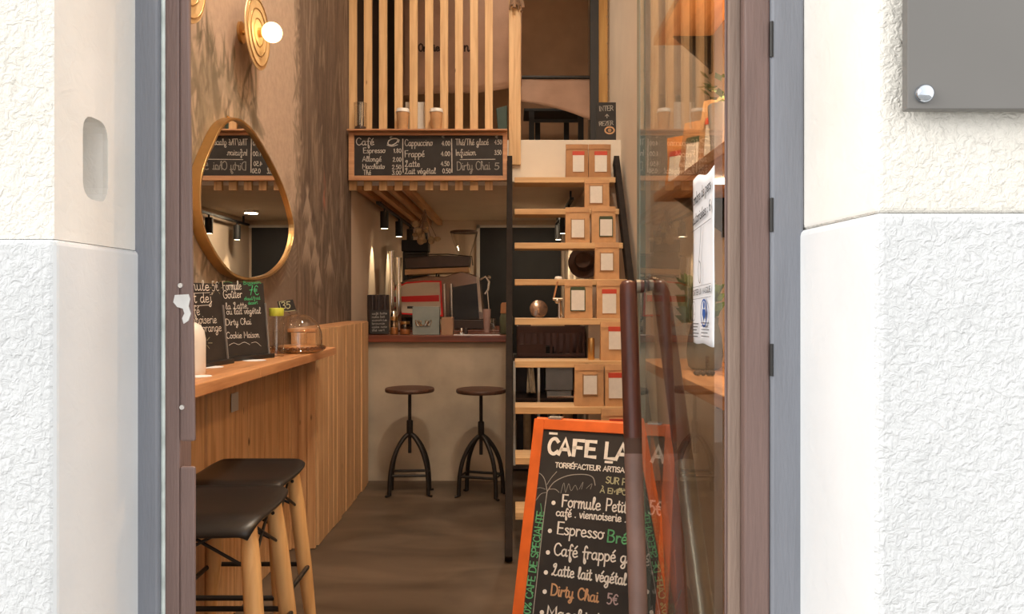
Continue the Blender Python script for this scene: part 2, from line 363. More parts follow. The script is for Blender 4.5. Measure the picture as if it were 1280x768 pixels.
# ------------------------------------------------------------------ chalk handwriting (single-stroke letters)
G = {
'a': (5.2, "~4,4.4 2.4,5 .7,3.7 .5,1.3 1.7,0 3.2,.8 4,2.8|~4,4.9 4,1 4.6,0 5.4,.6"),
'b': (4.6, "~.7,9 .6,5 .6,.6|~.6,3.4 2.2,5 4,3.8 4,1.2 2.2,0 .6,.8"),
'c': (4.3, "~4,4.2 2.4,5 .7,3.7 .5,1.4 2,0 4.2,.9"),
'd': (5.2, "~4,4.4 2.4,5 .7,3.7 .5,1.3 1.7,0 3.2,.8 4,2.8|~4.2,9 4.1,5 4.1,1 4.7,0 5.4,.6"),
'e': (4.5, "~.6,2.4 3.6,2.9 3.5,4.4 2.2,5 .8,3.9 .6,1.4 2,0 4.3,.9"),
'f': (3.7, "~4,8 3,9.2 2,7.6 1.8,3 1.8,-2.6 2.6,-3.8 3.2,-2 2,.4|.4,4.6 3.4,4.8"),
'g': (5.2, "~4,4.4 2.4,5 .7,3.7 .5,1.5 1.7,.2 3.2,1 4,2.8|~4,4.9 4,0 3.6,-3 2,-4 .8,-2.8 2.6,-.8 5.2,.6"),
'h': (4.8, "~1,2 2.4,7.6 1.4,9 .7,7 .6,0|~.6,2.8 2.2,5 3.6,4.2 3.7,1 4.6,0 5,.5"),
'i': (2.1, "~.9,5 .8,1.2 1.4,0 2.3,.7|.8,7 1,7.2"),
'j': (2.4, "~1.4,5 1.4,-2 .4,-4 -1,-3 .6,-1 2.4,.6|1.4,7 1.6,7.2"),
'k': (4.4, "~.7,9 .6,0|3.8,5 .8,2.2|1.6,2.9 4,0"),
'l': (2.9, "~.4,1.6 2.2,6.4 2.2,8.8 1.2,8.8 .9,6 .9,1.4 1.7,0 3,.8"),
'm': (6.7, ".5,5 .6,0|~.6,2.8 1.9,5 2.9,4.2 3,0|~3,2.8 4.3,5 5.3,4.2 5.4,1 6.1,0 6.8,.6"),
'n': (4.8, ".5,5 .6,0|~.6,2.8 2.1,5 3.4,4.2 3.5,1 4.2,0 5,.6"),
'o': (4.8, "~2.4,5 .8,4 .5,1.5 2.1,0 3.9,1.2 4,3.6 2.4,5 3.4,4.4 4.9,4.6"),
'p': (4.7, "~.6,5 .6,0 .5,-4|~.6,3.4 2.2,5 4,3.8 4,1.3 2.2,0 .7,.8"),
'q': (5, "~4,4.4 2.4,5 .7,3.7 .5,1.3 1.7,0 3.2,.8 4,2.8|4,5 4,-4"),
'r': (3.6, ".6,5 .6,0|~.6,2.8 1.9,4.9 3.4,4.5"),
's': (3.7, "~3.3,4.3 2,5 .8,4 3,2 3.2,.7 1.8,0 .3,.7"),
't': (3.3, "~1.6,8 1.4,4 1.4,1.2 2.2,0 3.4,.7|.1,5.4 3,5.6"),
'u': (4.8, "~.5,5 .6,1.4 1.7,0 3.2,1 3.6,2.4|~3.7,5 3.7,1 4.3,0 5,.6"),
'v': (4, "~.3,5 1,2.4 1.8,0 3,3 3.4,5 4.2,4.6"),
'w': (6, ".3,5 1.5,0 2.9,4 4.2,0 5.6,5"),
'x': (4, ".4,5 3.6,0|3.6,5 .4,0"),
'y': (4.8, "~.5,5 .6,1.6 1.7,.2 3.2,1.2 3.6,2.6|~3.7,5 3.6,0 3,-3 1.8,-4 .8,-3 2.6,-1 4.8,.5"),
'z': (4, ".4,5 3.6,5 .4,0 3.8,0"),
'A': (6.6, ".2,0 3.2,9 6.2,0|1.4,3 5,3"), 'B': (6, ".6,0 .6,9|~.6,9 4,8.6 4.6,6.8 3,5 .6,4.8|~.6,4.8 4,4.6 5.2,2.6 4,.4 .6,0"),
'C': (6.2, "~5.8,7.4 4,9 1.6,8 .5,4.6 1.4,1.2 3.8,0 6,1.5"), 'D': (6.6, ".7,0 .7,9|~.7,9 3.6,8.7 5.8,6.6 5.9,3 4,.5 .7,0"),
'E': (5.4, "5,9 .6,9 .6,0 5.2,0|.6,4.6 4.4,4.6"), 'F': (5.2, "5,9 .6,9 .6,0|.6,4.7 4.2,4.7"),
'G': (6.4, "~5.8,7.4 4,9 1.6,8 .5,4.6 1.4,1.2 3.8,0 5.8,1.6 5.9,4|5.9,4 3.6,4"), 'H': (6.4, ".6,0 .6,9|5.6,0 5.6,9|.6,4.6 5.6,4.6"),
'I': (2, "1,0 1,9"), 'J': (4.6, "~3.8,9 3.8,2 2.6,0 .8,.6 .3,2"), 'K': (5.8, ".6,0 .6,9|5.2,9 .8,4|2,5.2 5.6,0"),
'L': (4.9, ".6,9 .6,0 4.6,0"), 'M': (7.6, ".5,0 .9,9 3.8,3 6.7,9 7.1,0"), 'N': (6.4, ".6,0 .6,9 5.6,0 5.6,9"),
'O': (6.6, "~3.3,9 1,7.4 .5,4.4 1.2,1.4 3.3,0 5.4,1.4 6,4.4 5.4,7.6 3.3,9"), 'P': (5.6, ".6,0 .6,9|~.6,9 4.2,8.6 5,6.6 4,4.4 .6,4"),
'Q': (6.6, "~3.3,9 1,7.4 .5,4.4 1.2,1.4 3.3,0 5.4,1.4 6,4.4 5.4,7.6 3.3,9|4,2.4 6.2,-.6"), 'R': (5.9, ".6,0 .6,9|~.6,9 4.2,8.6 5,6.8 4,4.8 .6,4.4|2.6,4.5 5.4,0"),
'S': (5.4, "~4.8,7.8 3,9 1,7.8 1.2,5.6 4,4 4.9,2 3,0 .5,1.2"), 'T': (5.6, ".2,9 5.4,9|2.8,9 2.8,0"), 'U': (6.2, "~.6,9 .6,3 1.6,.4 3.1,0 4.8,.6 5.6,3 5.6,9"),
'V': (6, ".3,9 3,0 5.7,9"), 'W': (8, ".3,9 2.2,0 4,7 5.8,0 7.7,9"), 'X': (5.6, ".4,9 5.2,0|5.2,9 .4,0"), 'Y': (5.6, ".3,9 2.8,4.4 5.3,9|2.8,4.4 2.8,0"), 'Z': (5.6, ".5,9 5.1,9 .5,0 5.2,0"),
# looped script capitals
'£': (6.2, "~3.2,7.4 2,6.6 1.4,8.2 3.2,9.4 4.2,8 2.6,3 1.2,.6 .4,.2 1,1.2 2.8,.4 4.4,0 5.8,.8"),
'0': (4.8, "~2.4,9 .8,7 .6,3 2.2,0 4,2.2 4,6.6 2.4,9"), '1': (2.6, ".3,7 1.6,9 1.6,0"), '2': (4.6, "~.6,7 2,9 3.8,7.6 3,4.6 .5,0|.5,0 4.2,0"),
'3': (4.6, "~.6,8 2.4,9 3.8,7 2,4.8|~2,4.8 4,3.4 3.6,.8 1.8,0 .4,1"), '4': (4.8, "3.2,0 3.2,9 .4,3 4.6,3"), '5': (4.6, "4,9 1,9 .8,5|~.8,5 2.6,5.6 4,3.6 3.2,.8 1.6,0 .3,.8"),
'6': (4.6, "~3.8,8.6 1.8,7 .7,3 1.8,0 3.6,.8 3.8,3.2 2.2,4.6 .8,3"), '7': (4.4, ".3,9 4.2,9 1.6,0|1,4.6 3.8,4.8"), '8': (4.8, "~2.4,9 .9,7.4 2.4,5 4,2.4 2.4,0 .8,2.2 2.4,5 3.9,7.4 2.4,9"), '9': (4.6, "~3.8,6 2.2,4.4 .8,6.4 2.2,9 3.8,7.4 3.6,3 2.6,0"),
'%': (7, "6,9 1,0|~1.6,9 .5,7.6 1.6,6 2.8,7.6 1.6,9|~5.4,3 4.2,1.6 5.4,0 6.6,1.6 5.4,3"),
'€': (5, "~4.4,7.6 3,8.8 1.4,7 1,4 1.8,1 3.2,.2 4.6,1.2|.2,5.4 3.4,5.4|.2,3.8 3.2,3.8"),
'.': (1.8, ".8,0 .9,.3"), '-': (3.4, ".5,3.2 2.9,3.4"), "'": (1.6, "1,9 .6,7.2"), '/': (4, ".3,-.6 3.6,9.4"), ':': (2, ".9,.6 1,.8|.9,4 1,4.2"), '^': (4, ".4,5.5 2,9 3.6,5.5|2,9 2,2"), ' ': (3.2, ""),
'~': (5, "~.4,2 1.6,4.4 2.8,3 4,1.6 5,4"),
}
ACC = {'\u0301': "1.9,6.4 3.6,8.4", '\u0300': "1.4,8.4 3.2,6.4", '\u0302': "1,6.2 2.4,8 3.8,6.2"}
def smooth_pts(p, k=5):
    if len(p) < 3: return p
    out = []
    for i in range(len(p)-1):
        p0 = p[max(i-1, 0)]; p1 = p[i]; p2 = p[i+1]; p3 = p[min(i+2, len(p)-1)]
        for j in range(k):
            t = j/k; t2 = t*t; t3 = t2*t
            out.append(tuple(.5*((2*b)+(-a+c)*t+(2*a-5*b+4*c-d)*t2+(-a+3*b-3*c+d)*t3) for a, b, c, d in zip(p0, p1, p2, p3)))
    out.append(p[-1]); return out
def glyph_strokes(ch):
    base = ch; extra = []
    d = unicodedata.normalize('NFD', ch)
    if len(d) > 1 and d[0] in G:
        base = d[0]; up = base.isupper()
        for a in d[1:]:
            if a in ACC: extra.append([(x+(.8 if up else 0), y+(3.6 if up else 0)) for x, y in (tuple(map(float, q.split(','))) for q in ACC[a].split())])
    w, s = G.get(base, G['-'])
    st = []
    for part in s.split('|'):
        if not part: continue
        sm = part[0] == '~'; part = part.lstrip('~')
        p = [tuple(map(float, q.split(','))) for q in part.split()]
        st.append(smooth_pts(p) if sm else p)
    return w, st+extra
class Plane:
    """a flat board in the place: o on it, u to the right, v up, n towards the reader"""
    def __init__(s, o, u, v):
        s.o = Vector(o); s.u = Vector(u).normalized(); s.v = Vector(v).normalized(); s.n = s.u.cross(s.v).normalized()
        s.v = s.n.cross(s.u).normalized()
    def at(s, px, py):
        c = Vector((0, 0, EYE)); d = Vector(((px-640)/F, 1, -(py-HY)/F))
        t = (s.o-c).dot(s.n)/d.dot(s.n); q = c+d*t-s.o
        return (q.dot(s.u), q.dot(s.v))
    def w(s, a, b, off=0): return s.o+s.u*a+s.v*b+s.n*off
def ribbon(mb, pl, pts, w, off=.0012):
    pts = [p for i, p in enumerate(pts) if i == 0 or math.dist(p, pts[i-1]) > 1e-6]
    if len(pts) < 2: return
    L = []; R = []; n = len(pts)
    for i, p in enumerate(pts):
        a = pts[max(i-1, 0)]; b = pts[min(i+1, n-1)]
        dx, dy = b[0]-a[0], b[1]-a[1]; l = math.hypot(dx, dy) or 1; dx /= l; dy /= l
        ex = -w*.4 if i == 0 else (w*.4 if i == n-1 else 0)
        k = 1.0
        if 0 < i < n-1:
            d1 = (p[0]-a[0], p[1]-a[1]); l1 = math.hypot(*d1) or 1
            c = abs((d1[0]*dx+d1[1]*dy)/l1); k = min(1.6, 1/max(c, .4))
        x, y = p[0]+dx*ex, p[1]+dy*ex
        L.append(pl.w(x-dy*w/2*k, y+dx*w/2*k, off)); R.append(pl.w(x+dy*w/2*k, y-dx*w/2*k, off))
    mb.add(L+R, [(n+i, n+i+1, i+1, i) for i in range(n-1)])
def dot(mb, pl, c, r, off=.0012, n=12):
    mb.add([pl.w(c[0]+r*math.cos(2*PI*k/n), c[1]+r*math.sin(2*PI*k/n), off) for k in range(n)], [tuple(range(n))])
def write(mb, pl, s, a, b, cap, w, slant=0.0, jitter=0.0):
    """text from photo point a to b on board pl (baseline); cap = capital height in photo pixels at a"""
    a2 = pl.at(*a); b2 = pl.at(*b); h = abs(pl.at(a[0], a[1]-cap)[1]-a2[1])
    write_uv(mb, pl, s, a2, b2, h, w, slant, jitter)
def write_uv(mb, pl, s, a2, b2, h, w, slant=0.0, jitter=0.0):
    tot = sum(glyph_strokes(c)[0] for c in s)+.35*len(s)
    dx, dy = b2[0]-a2[0], b2[1]-a2[1]; Lg = math.hypot(dx, dy); ux, uy = dx/Lg, dy/Lg
    sx = Lg/tot; sy = h/9; x = 0
    for c in s:
        gw, st = glyph_strokes(c); jy = random.uniform(-jitter, jitter)*h
        for p in st:
            q = []
            for gx, gy in p:
                lx = (x+gx)*sx+slant*gy*sy; ly = gy*sy+jy
                q.append((a2[0]+ux*lx-uy*ly, a2[1]+uy*lx+ux*ly))
            ribbon(mb, pl, q, w)
        x += gw+.35
def line(mb, pl, pxpts, w, sm=True):
    p = [pl.at(*q) for q in pxpts]
    ribbon(mb, pl, smooth_pts(p) if sm else p, w)

# ================================================================== SETTING
FD = .875          # street face of the front wall
JD = 1.08          # face of the door frame
def reveal_pier(side):
    if side < 0: return [(-3, FD), (-.527, FD), (-.537, JD+.10), (-3, JD+.10)]
    return [(.421, FD), (3, FD), (3, JD+.10), (.411, JD+.10)]
PZ = 1.49
def pier(side, z0, z1, name, mats, grow=0.0, bevel=.006):
    m = MB(); q = reveal_pier(side)
    if grow: q = [(x+(-side*grow if abs(x) < 1 else 0), y-(grow if y < 1 else 0)) for x, y in q]
    m.prism([(x, y, z0) for x, y in q], (0, 0, z1-z0))
    m.mi = [0]*len(m.f)
    o = m.build(name, mats, bevel=bevel, seg=3)
    for p in o.data.polygons:                       # the reveal beside the door is trowelled smoother
        if abs(p.normal.x) > .9 and abs((o.matrix_world @ p.center).x) < 1: p.material_index = 1
    return o
wl = pier(-1, PZ, 5.4, 'wall_front_left', ['cream_plaster', 'cream_smooth'])
# the chiselled slot in the reveal
cut = MB(); cut.box(-.60, -.516, .935, 1.0, 1.545, 1.652)
co = cut.build('cutter', 'cream_smooth', bevel=.022, seg=4)
wl.modifiers.clear()
bo = wl.modifiers.new('slot', 'BOOLEAN'); bo.operation = 'DIFFERENCE'; bo.object = co; bo.solver = 'EXACT'
bpy.context.view_layer.update()
dg = bpy.context.evaluated_depsgraph_get()
nme = bpy.data.meshes.new_from_object(wl.evaluated_get(dg)); wl.modifiers.clear(); wl.data = nme
bpy.data.objects.remove(co)
bv = wl.modifiers.new('bevel', 'BEVEL'); bv.width = .005; bv.segments = 3; bv.limit_method = 'ANGLE'; bv.angle_limit = math.radians(40)
struct(wl, 'cream plastered street wall left of the doorway')
struct(pier(1, PZ+.03, 5.4, 'wall_front_right', ['cream_plaster', 'cream_smooth']), 'cream plastered street wall right of the doorway')
struct(pier(-1, -.12, PZ, 'baseboard_front_left', ['grey_plaster', 'grey_smooth'], .004, .007), 'pale grey plaster plinth left of the doorway')
struct(pier(1, -.12, PZ+.03, 'baseboard_front_right', ['grey_plaster', 'grey_smooth'], .006, .010), 'pale grey plaster plinth right of the doorway')
m = MB(); m.box(-.54, .425, FD, JD+.10, 2.75, 5.4)
struct(m.build('wall_front_lintel', ['cream_plaster'], bevel=.005), 'plastered wall over the doorway')
m = MB(); m.box(-6, 6, -6, FD+.05, -.4, -.12)
struct(m.build('street_pavement', 'pavement'), 'pale stone street pavement outside the cafe door')
# door threshold
m = MB(); m.box(-.55, .43, FD, 1.25, -.13, 0.0)
struct(m.build('trim_threshold', 'pavement', bevel=.01), 'stone threshold under the cafe door')

# painted timber frame
m = MB(); m.box(-.541, X(199, JD), JD-.004, JD+.09, 0, 2.75); struct(m.build('trim_1', 'blue_grey_paint', bevel=.004), 'blue grey painted frame strip left of the door')
m = MB(); m.box(X(963, JD), .414, JD-.004, JD+.09, 0, 2.75); struct(m.build('trim_2', 'blue_grey_paint', bevel=.004), 'blue grey painted frame strip right of the door')
m = MB(); m.box(X(199, JD), X(204, JD), JD+.004, JD+.06, 0, 2.75); struct(m.build('trim_3', 'sealant', bevel=.002), 'pale sealant line between blue and brown frame, left')
def jamb_left():
    t = MB(); x0, x1, xn = X(203, JD), X(241.5, JD), X(222, JD)
    zt, zb = Z(553, JD), Z(585, JD)
    t.box(x0, xn, JD+.006, JD+.018, 0, 2.75); t.prism([(xn, JD+.006, zt), (x1, JD+.006, zt), (X(234, JD), JD+.006, Z(0, JD)), (X(231, JD), JD+.006, 2.75), (xn, JD+.006, 2.75)], (0, .006, 0)); t.box(xn, x1, JD+.006, JD+.012, 0, zb); t.box(x0-.03, x0+.004, JD+.018, JD+.09, 0, 2.75)
    o = t.build('door_jamb', 'brown_paint', bevel=.003); struct(o, 'red brown door jamb on the left with a latch notch')
    h = MB()
    pts = [(219,369),(236,368),(238,374),(236,383),(239,392),(236,401),(230,405),(228,398),(231,392),(229,386),(222,384),(217,378)]
    h.prism([(X(a, JD+.006), JD+.007, Z(b, JD+.006)) for a, b in pts], (0, -.0025, 0))
    h.build('strike_plate', 'chipped_paint', o)['label'] = 'chipped pale strike plate'
    s = MB()
    for (a, b) in ((224,357),(226,510)): s.cyl((X(a, JD), JD+.008, Z(b, JD)), (X(a, JD), JD+.003, Z(b, JD)), .0035, n=10)
    s.build('screw', 'bare_metal', o)
jamb_left()
m = MB(); m.box(X(930, JD), X(963, JD), JD, JD+.09, 0, 2.75); struct(m.build('trim_4', 'brown_paint', bevel=.004), 'red brown outer door jamb on the right')
m = MB(); m.box(X(910, JD+.014), X(930.5, JD), JD+.014, JD+.019, 0, 2.75); struct(m.build('trim_5', 'worn_brown', bevel=.003), 'worn lighter brown inner door jamb on the right')
m = MB(); m.box(X(906, JD+.02), X(911, JD+.02), JD+.0195, JD+.023, 0, 2.75); struct(m.build('trim_6', 'brown_paint', bevel=.001), 'thin dark rebate strip beside the glass door')
m = MB(); m.box(-.541, .414, JD, JD+.09, 2.68, 2.75); struct(m.build('trim_7', 'brown_paint'), 'brown head of the door frame')
for (a, b, nme) in ((28, 72, 1), (248, 290, 2), (430, 470, 3)):
    m = MB(); z0, z1 = Z(b, JD), Z(a, JD)
    m.cyl((X(963.5, JD), JD-.003, z0), (X(963.5, JD), JD-.003, z1), .0026, n=10)
    o = m.build('door_hinge', 'black_satin', smooth=40); tag(o, ['dark hinge pin at the top of the right door frame', 'dark hinge pin halfway up the right door frame', 'dark hinge pin lowest in view on the right door frame'][nme-1], 'hinge', 'hinge pins on the right door frame')

# room shell
XL, XR, XK = -1.28, .87, -1.29
D0, D1, DB = JD+.10, 6.05, 9.0
RZ = 5.2
m = MB(); m.box(-1.5, 1.1, 1.24, DB+.2, -.15, 0); struct(m.build('floor', 'concrete_floor', origin=(0,0,0)), 'stained brown concrete cafe floor')
m = MB(); m.box(-1.6, 1.2, D0, DB+.2, RZ, RZ+.15); struct(m.build('ceiling', 'pale_wall'), 'high pale ceiling of the cafe')
m = MB(); m.box(XR, XR+.15, D0, DB+.2, 0, RZ); struct(m.build('wall_right', 'pale_wall'), 'pale beige plastered right wall')
m = MB(); m.box(XL-.15, XR, DB, DB+.15, 0, RZ)
struct(m.build('wall_back', 'kitchen_wall'), 'beige back wall of the kitchen')
m = MB(); m.box(XK-.12, XK, D1+.02, DB, 0, 2.36); struct(m.build('wall_kitchen_left', 'kitchen_wall'), 'beige kitchen side wall behind the bar')
m = MB(); m.box(.62, XR-.002, 6.16, DB, 0, 2.36); struct(m.build('wall_kitchen_right', 'kitchen_wall'), 'beige kitchen side wall behind the ladder')
m = MB(); m.box(XL-.15, XL-.004, D1, DB, 2.36, RZ); struct(m.build('wall_mezzanine_left', 'blackish_brown'), 'dark left wall of the mezzanine')
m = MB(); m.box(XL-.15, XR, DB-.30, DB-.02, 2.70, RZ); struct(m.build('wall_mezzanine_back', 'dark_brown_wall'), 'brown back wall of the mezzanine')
m = MB(); m.box(XL+.01, XR, 6.08, DB, 2.36, 2.69); struct(m.build('floor_mezzanine', 'cream_ceiling'), 'cream mezzanine slab over the kitchen')
m = MB(); m.box(XL+.01, XR, 6.055, 6.08, 2.36, 2.695); struct(m.build('trim_8', 'white_fascia', bevel=.004), 'white fascia board along the mezzanine edge')
# facade inside linings
m = MB(); m.box(XL-.15, -.537, D0, D0+.02, 0, RZ); struct(m.build('wall_inside_front_left', 'pale_wall'), 'inner face of the front wall left of the door')
m = MB(); m.box(.411, XR+.1, D0, D0+.02, 0, RZ); struct(m.build('wall_inside_front_right', 'pale_wall'), 'inner face of the front wall right of the door')

# mural wall, painted foliage as a vertex colour pattern
def mural():
    y0, y1, z0, z1 = D0, D1, 0.0, RZ
    st = .0085; ny = int((y1-y0)/st); za, zb = 1.10, 3.95; nz = int((zb-za)/st)
    Y = np.linspace(y0, y1, ny+1); ZZ = np.linspace(za, zb, nz+1)
    yy, zz = np.meshgrid(Y, ZZ)
    def vn(sy, sz, seed):                             # smooth value noise
        r = np.random.default_rng(seed); a = r.random((int((zb-za)*sz)+4, int((y1-y0)*sy)+4))
        gy = (yy-y0)*sy; gz = (zz-za)*sz; iy = gy.astype(int); iz = gz.astype(int); fy = gy-iy; fz = gz-iz
        fy = fy*fy*(3-2*fy); fz = fz*fz*(3-2*fz)
        return (a[iz, iy]*(1-fy)+a[iz, iy+1]*fy)*(1-fz)+(a[iz+1, iy]*(1-fy)+a[iz+1, iy+1]*fy)*fz
    pale = np.array([.49,.370,.285]); col = np.ones(yy.shape+(3,))*pale
    n1 = vn(2, 2, 1)[..., None]; col *= .93+.14*n1
    def mix(c, a):
        nonlocal col
        col = col*(1-a[..., None])+np.array(c)*a[..., None]
    def sst(e0, e1, x): t = np.clip((x-e0)/(e1-e0), 0, 1); return t*t*(3-2*t)
    # misty mass of plants by the door
    top = 2.42+.22*(vn(5, 1, 3)-.5)+.16*(vn(14, 3, 4)-.5)
    a = (1-sst(3.62, 3.86, yy+.12*(vn(9, 6, 5)-.5)))*(1-sst(-.12, .16, zz-top))
    mix((.29,.235,.17), .72*a)
    # tall tree mass towards the kitchen
    edge = 4.55+.10*(vn(1, 12, 6)-.5)+.07*(vn(1, 40, 7)-.5)
    b = sst(-.02, .05, yy-edge)
    mix((.165,.118,.090), .96*b)
    mix((.125,.088,.066), b*.8*sst(.35, .75, vn(9, 1.1, 8)))
    mix((.34,.255,.185), b*.5*sst(.62, .9, vn(16, 2.2, 9)))
    mix((.10,.070,.055), b*.7*(1-sst(1.35, 2.3, zz))*sst(.2, .7, vn(6, 3, 10)))
    # undergrowth low on the wall
    mix((.165,.122,.094), .88*sst(3.72, 4.0, yy)*(1-sst(1.72, 2.12, zz+.35*(vn(6, 6, 12)-.5))))
    def leaf(cy, cz, ln, wd, ang, c, al):
        R = ln; i0, i1 = np.searchsorted(Y, (cy-R, cy+R)); j0, j1 = np.searchsorted(ZZ, (cz-R, cz+R))
        if i1-i0 < 2 or j1-j0 < 2: return
        sy = yy[j0:j1, i0:i1]-cy; sz = zz[j0:j1, i0:i1]-cz
        u = sy*math.cos(ang)+sz*math.sin(ang); v = -sy*math.sin(ang)+sz*math.cos(ang)
        t = np.clip((u/ln)+.5, 0, 1); w = wd*np.sin(PI*t)**.8+1e-6
        k = np.clip((w-np.abs(v-.15*ln*np.sin(PI*t)*wd*0))/(.012), 0, 1)*((u > -ln/2) & (u < ln/2))*al
        col[j0:j1, i0:i1] = col[j0:j1, i0:i1]*(1-k[..., None])+np.array(c)*k[..., None]
    r = np.random.default_rng(5)
    for i in range(900):                              # upright blades near the door
        cy = r.uniform(2.4, 3.8); cz = 1.2+r.random()**.8*1.35
        sh = r.choice([0, 0, 1, 2]); c = [(.22,.18,.125), (.14,.112,.078), (.46,.355,.265)][sh]
        leaf(cy, cz, r.uniform(.10, .30), r.uniform(.008, .022), PI/2+r.normal(0, .45), c, r.uniform(.6, 1))
    for i in range(190):                              # broad misty leaves
        cy = r.uniform(2.5, 3.85); cz = 1.2+r.random()*1.2
        leaf(cy, cz, r.uniform(.16, .36), r.uniform(.022, .05), PI/2+r.normal(0, .7), [(.30,.245,.175), (.20,.162,.115), (.40,.315,.235)][r.integers(3)], r.uniform(.35, .7))
    for i in range(70):                               # pale leaves over the dark trunks
        cy = r.uniform(4.6, 5.9); cz = r.uniform(1.3, 2.6)
        leaf(cy, cz, r.uniform(.14, .34), r.uniform(.018, .045), PI/2+r.normal(0, .5), [(.31,.24,.185), (.10,.072,.056)][r.integers(2)], r.uniform(.3, .6))
    for i in range(500):                              # hanging strokes in the tree
        cy = r.uniform(4.5, 6.05); cz = r.uniform(1.2, 3.9)
        c = [(.105,.075,.056), (.33,.25,.185), (.20,.145,.105)][r.integers(3)]
        leaf(cy, cz, r.uniform(.12, .5), r.uniform(.008, .03), PI/2+r.normal(0, .18), c, r.uniform(.25, .6))
    for i in range(130):                              # ragged outline of the tree
        cz = r.uniform(1.9, 3.9); leaf(4.53+r.normal(0, .03), cz, r.uniform(.08, .2), r.uniform(.01, .02), PI/2+r.normal(.3, .5), (.27,.21,.155), .7)
    def fern(cy, cz, h, lean, c):
        for k in range(16):
            t = k/15; y = cy+lean*t*t; z = cz+h*t; l = .15*(1-t)+.03
            for s in (-1, 1): leaf(y+s*l*.45, z+l*.12, l, .010, (.45 if s > 0 else PI-.45), c, .6)
    for (cy, cz, h, lean) in ((3.95,1.85,.45,.05),(4.30,1.75,.5,.08),(4.42,1.55,.5,-.1),(4.15,1.5,.5,.1),(3.86,1.5,.5,0)): fern(cy, cz, h, lean, (.35,.275,.205))
    for (cy, cz) in ((4.72,2.02),(4.78,1.88),(4.9,1.72),(4.98,1.6),(4.7,1.75),(5.3,1.7)):
        for k in range(7): leaf(cy+.03*k*.4, cz, .30, .022, PI/2+(k-3)*.22, (.37,.29,.225), .8)
    for k in range(8): leaf(5.2+r.normal(0, .02), 2.12+r.normal(0, .06), .16, .014, PI/2+r.normal(0, .2), (.42,.16,.11), .6)
    s = np.exp(-((yy-3.80)/.006)**2)*(zz < 2.95); mix((.26,.20,.15), .6*s)   # wallpaper seam
    nv = (ny+1)*(nz+1)
    co = np.stack([np.full(nv, XL), yy.ravel(), zz.ravel()], 1)
    idx = np.arange(nv).reshape(nz+1, ny+1)
    q = np.stack([idx[:-1, :-1], idx[:-1, 1:], idx[1:, 1:], idx[1:, :-1]], -1).reshape(-1, 4)
    # rest of the wall slab
    ex = [(XL,y0,z0),(XL,y1,z0),(XL,y1,za),(XL,y0,za),(XL,y0,zb),(XL,y1,zb),(XL,y1,z1),(XL,y0,z1)]
    bx = [(XL-.15,y0,z0),(XL-.15,y1,z0),(XL-.15,y1,z1),(XL-.15,y0,z1)]
    V = np.concatenate([co, np.array(ex), np.array(bx)]); e = nv; b_ = nv+8
    faces = [tuple(f) for f in q.tolist()]+[(e,e+1,e+2,e+3),(e+4,e+5,e+6,e+7),(b_+3,b_+2,b_+1,b_),(e,b_,b_+1,e+1),(e+7,e+6,b_+2,b_+3)]
    me = bpy.data.meshes.new('wall_left'); me.from_pydata(V.tolist(), [], faces)
    ca = me.color_attributes.new('mural', 'FLOAT_COLOR', 'POINT')
    arr = np.ones((len(V), 4), dtype=np.float32); arr[:nv, :3] = col.reshape(-1, 3); arr[nv:, :3] = pale
    ca.data.foreach_set('color', arr.ravel()); me.materials.append(MATS['mural_paint']); me.update()
    o = bpy.data.objects.new('wall_left', me); COL.objects.link(o); struct(o, 'left wall with a mural of misty trees and ferns')
mural()

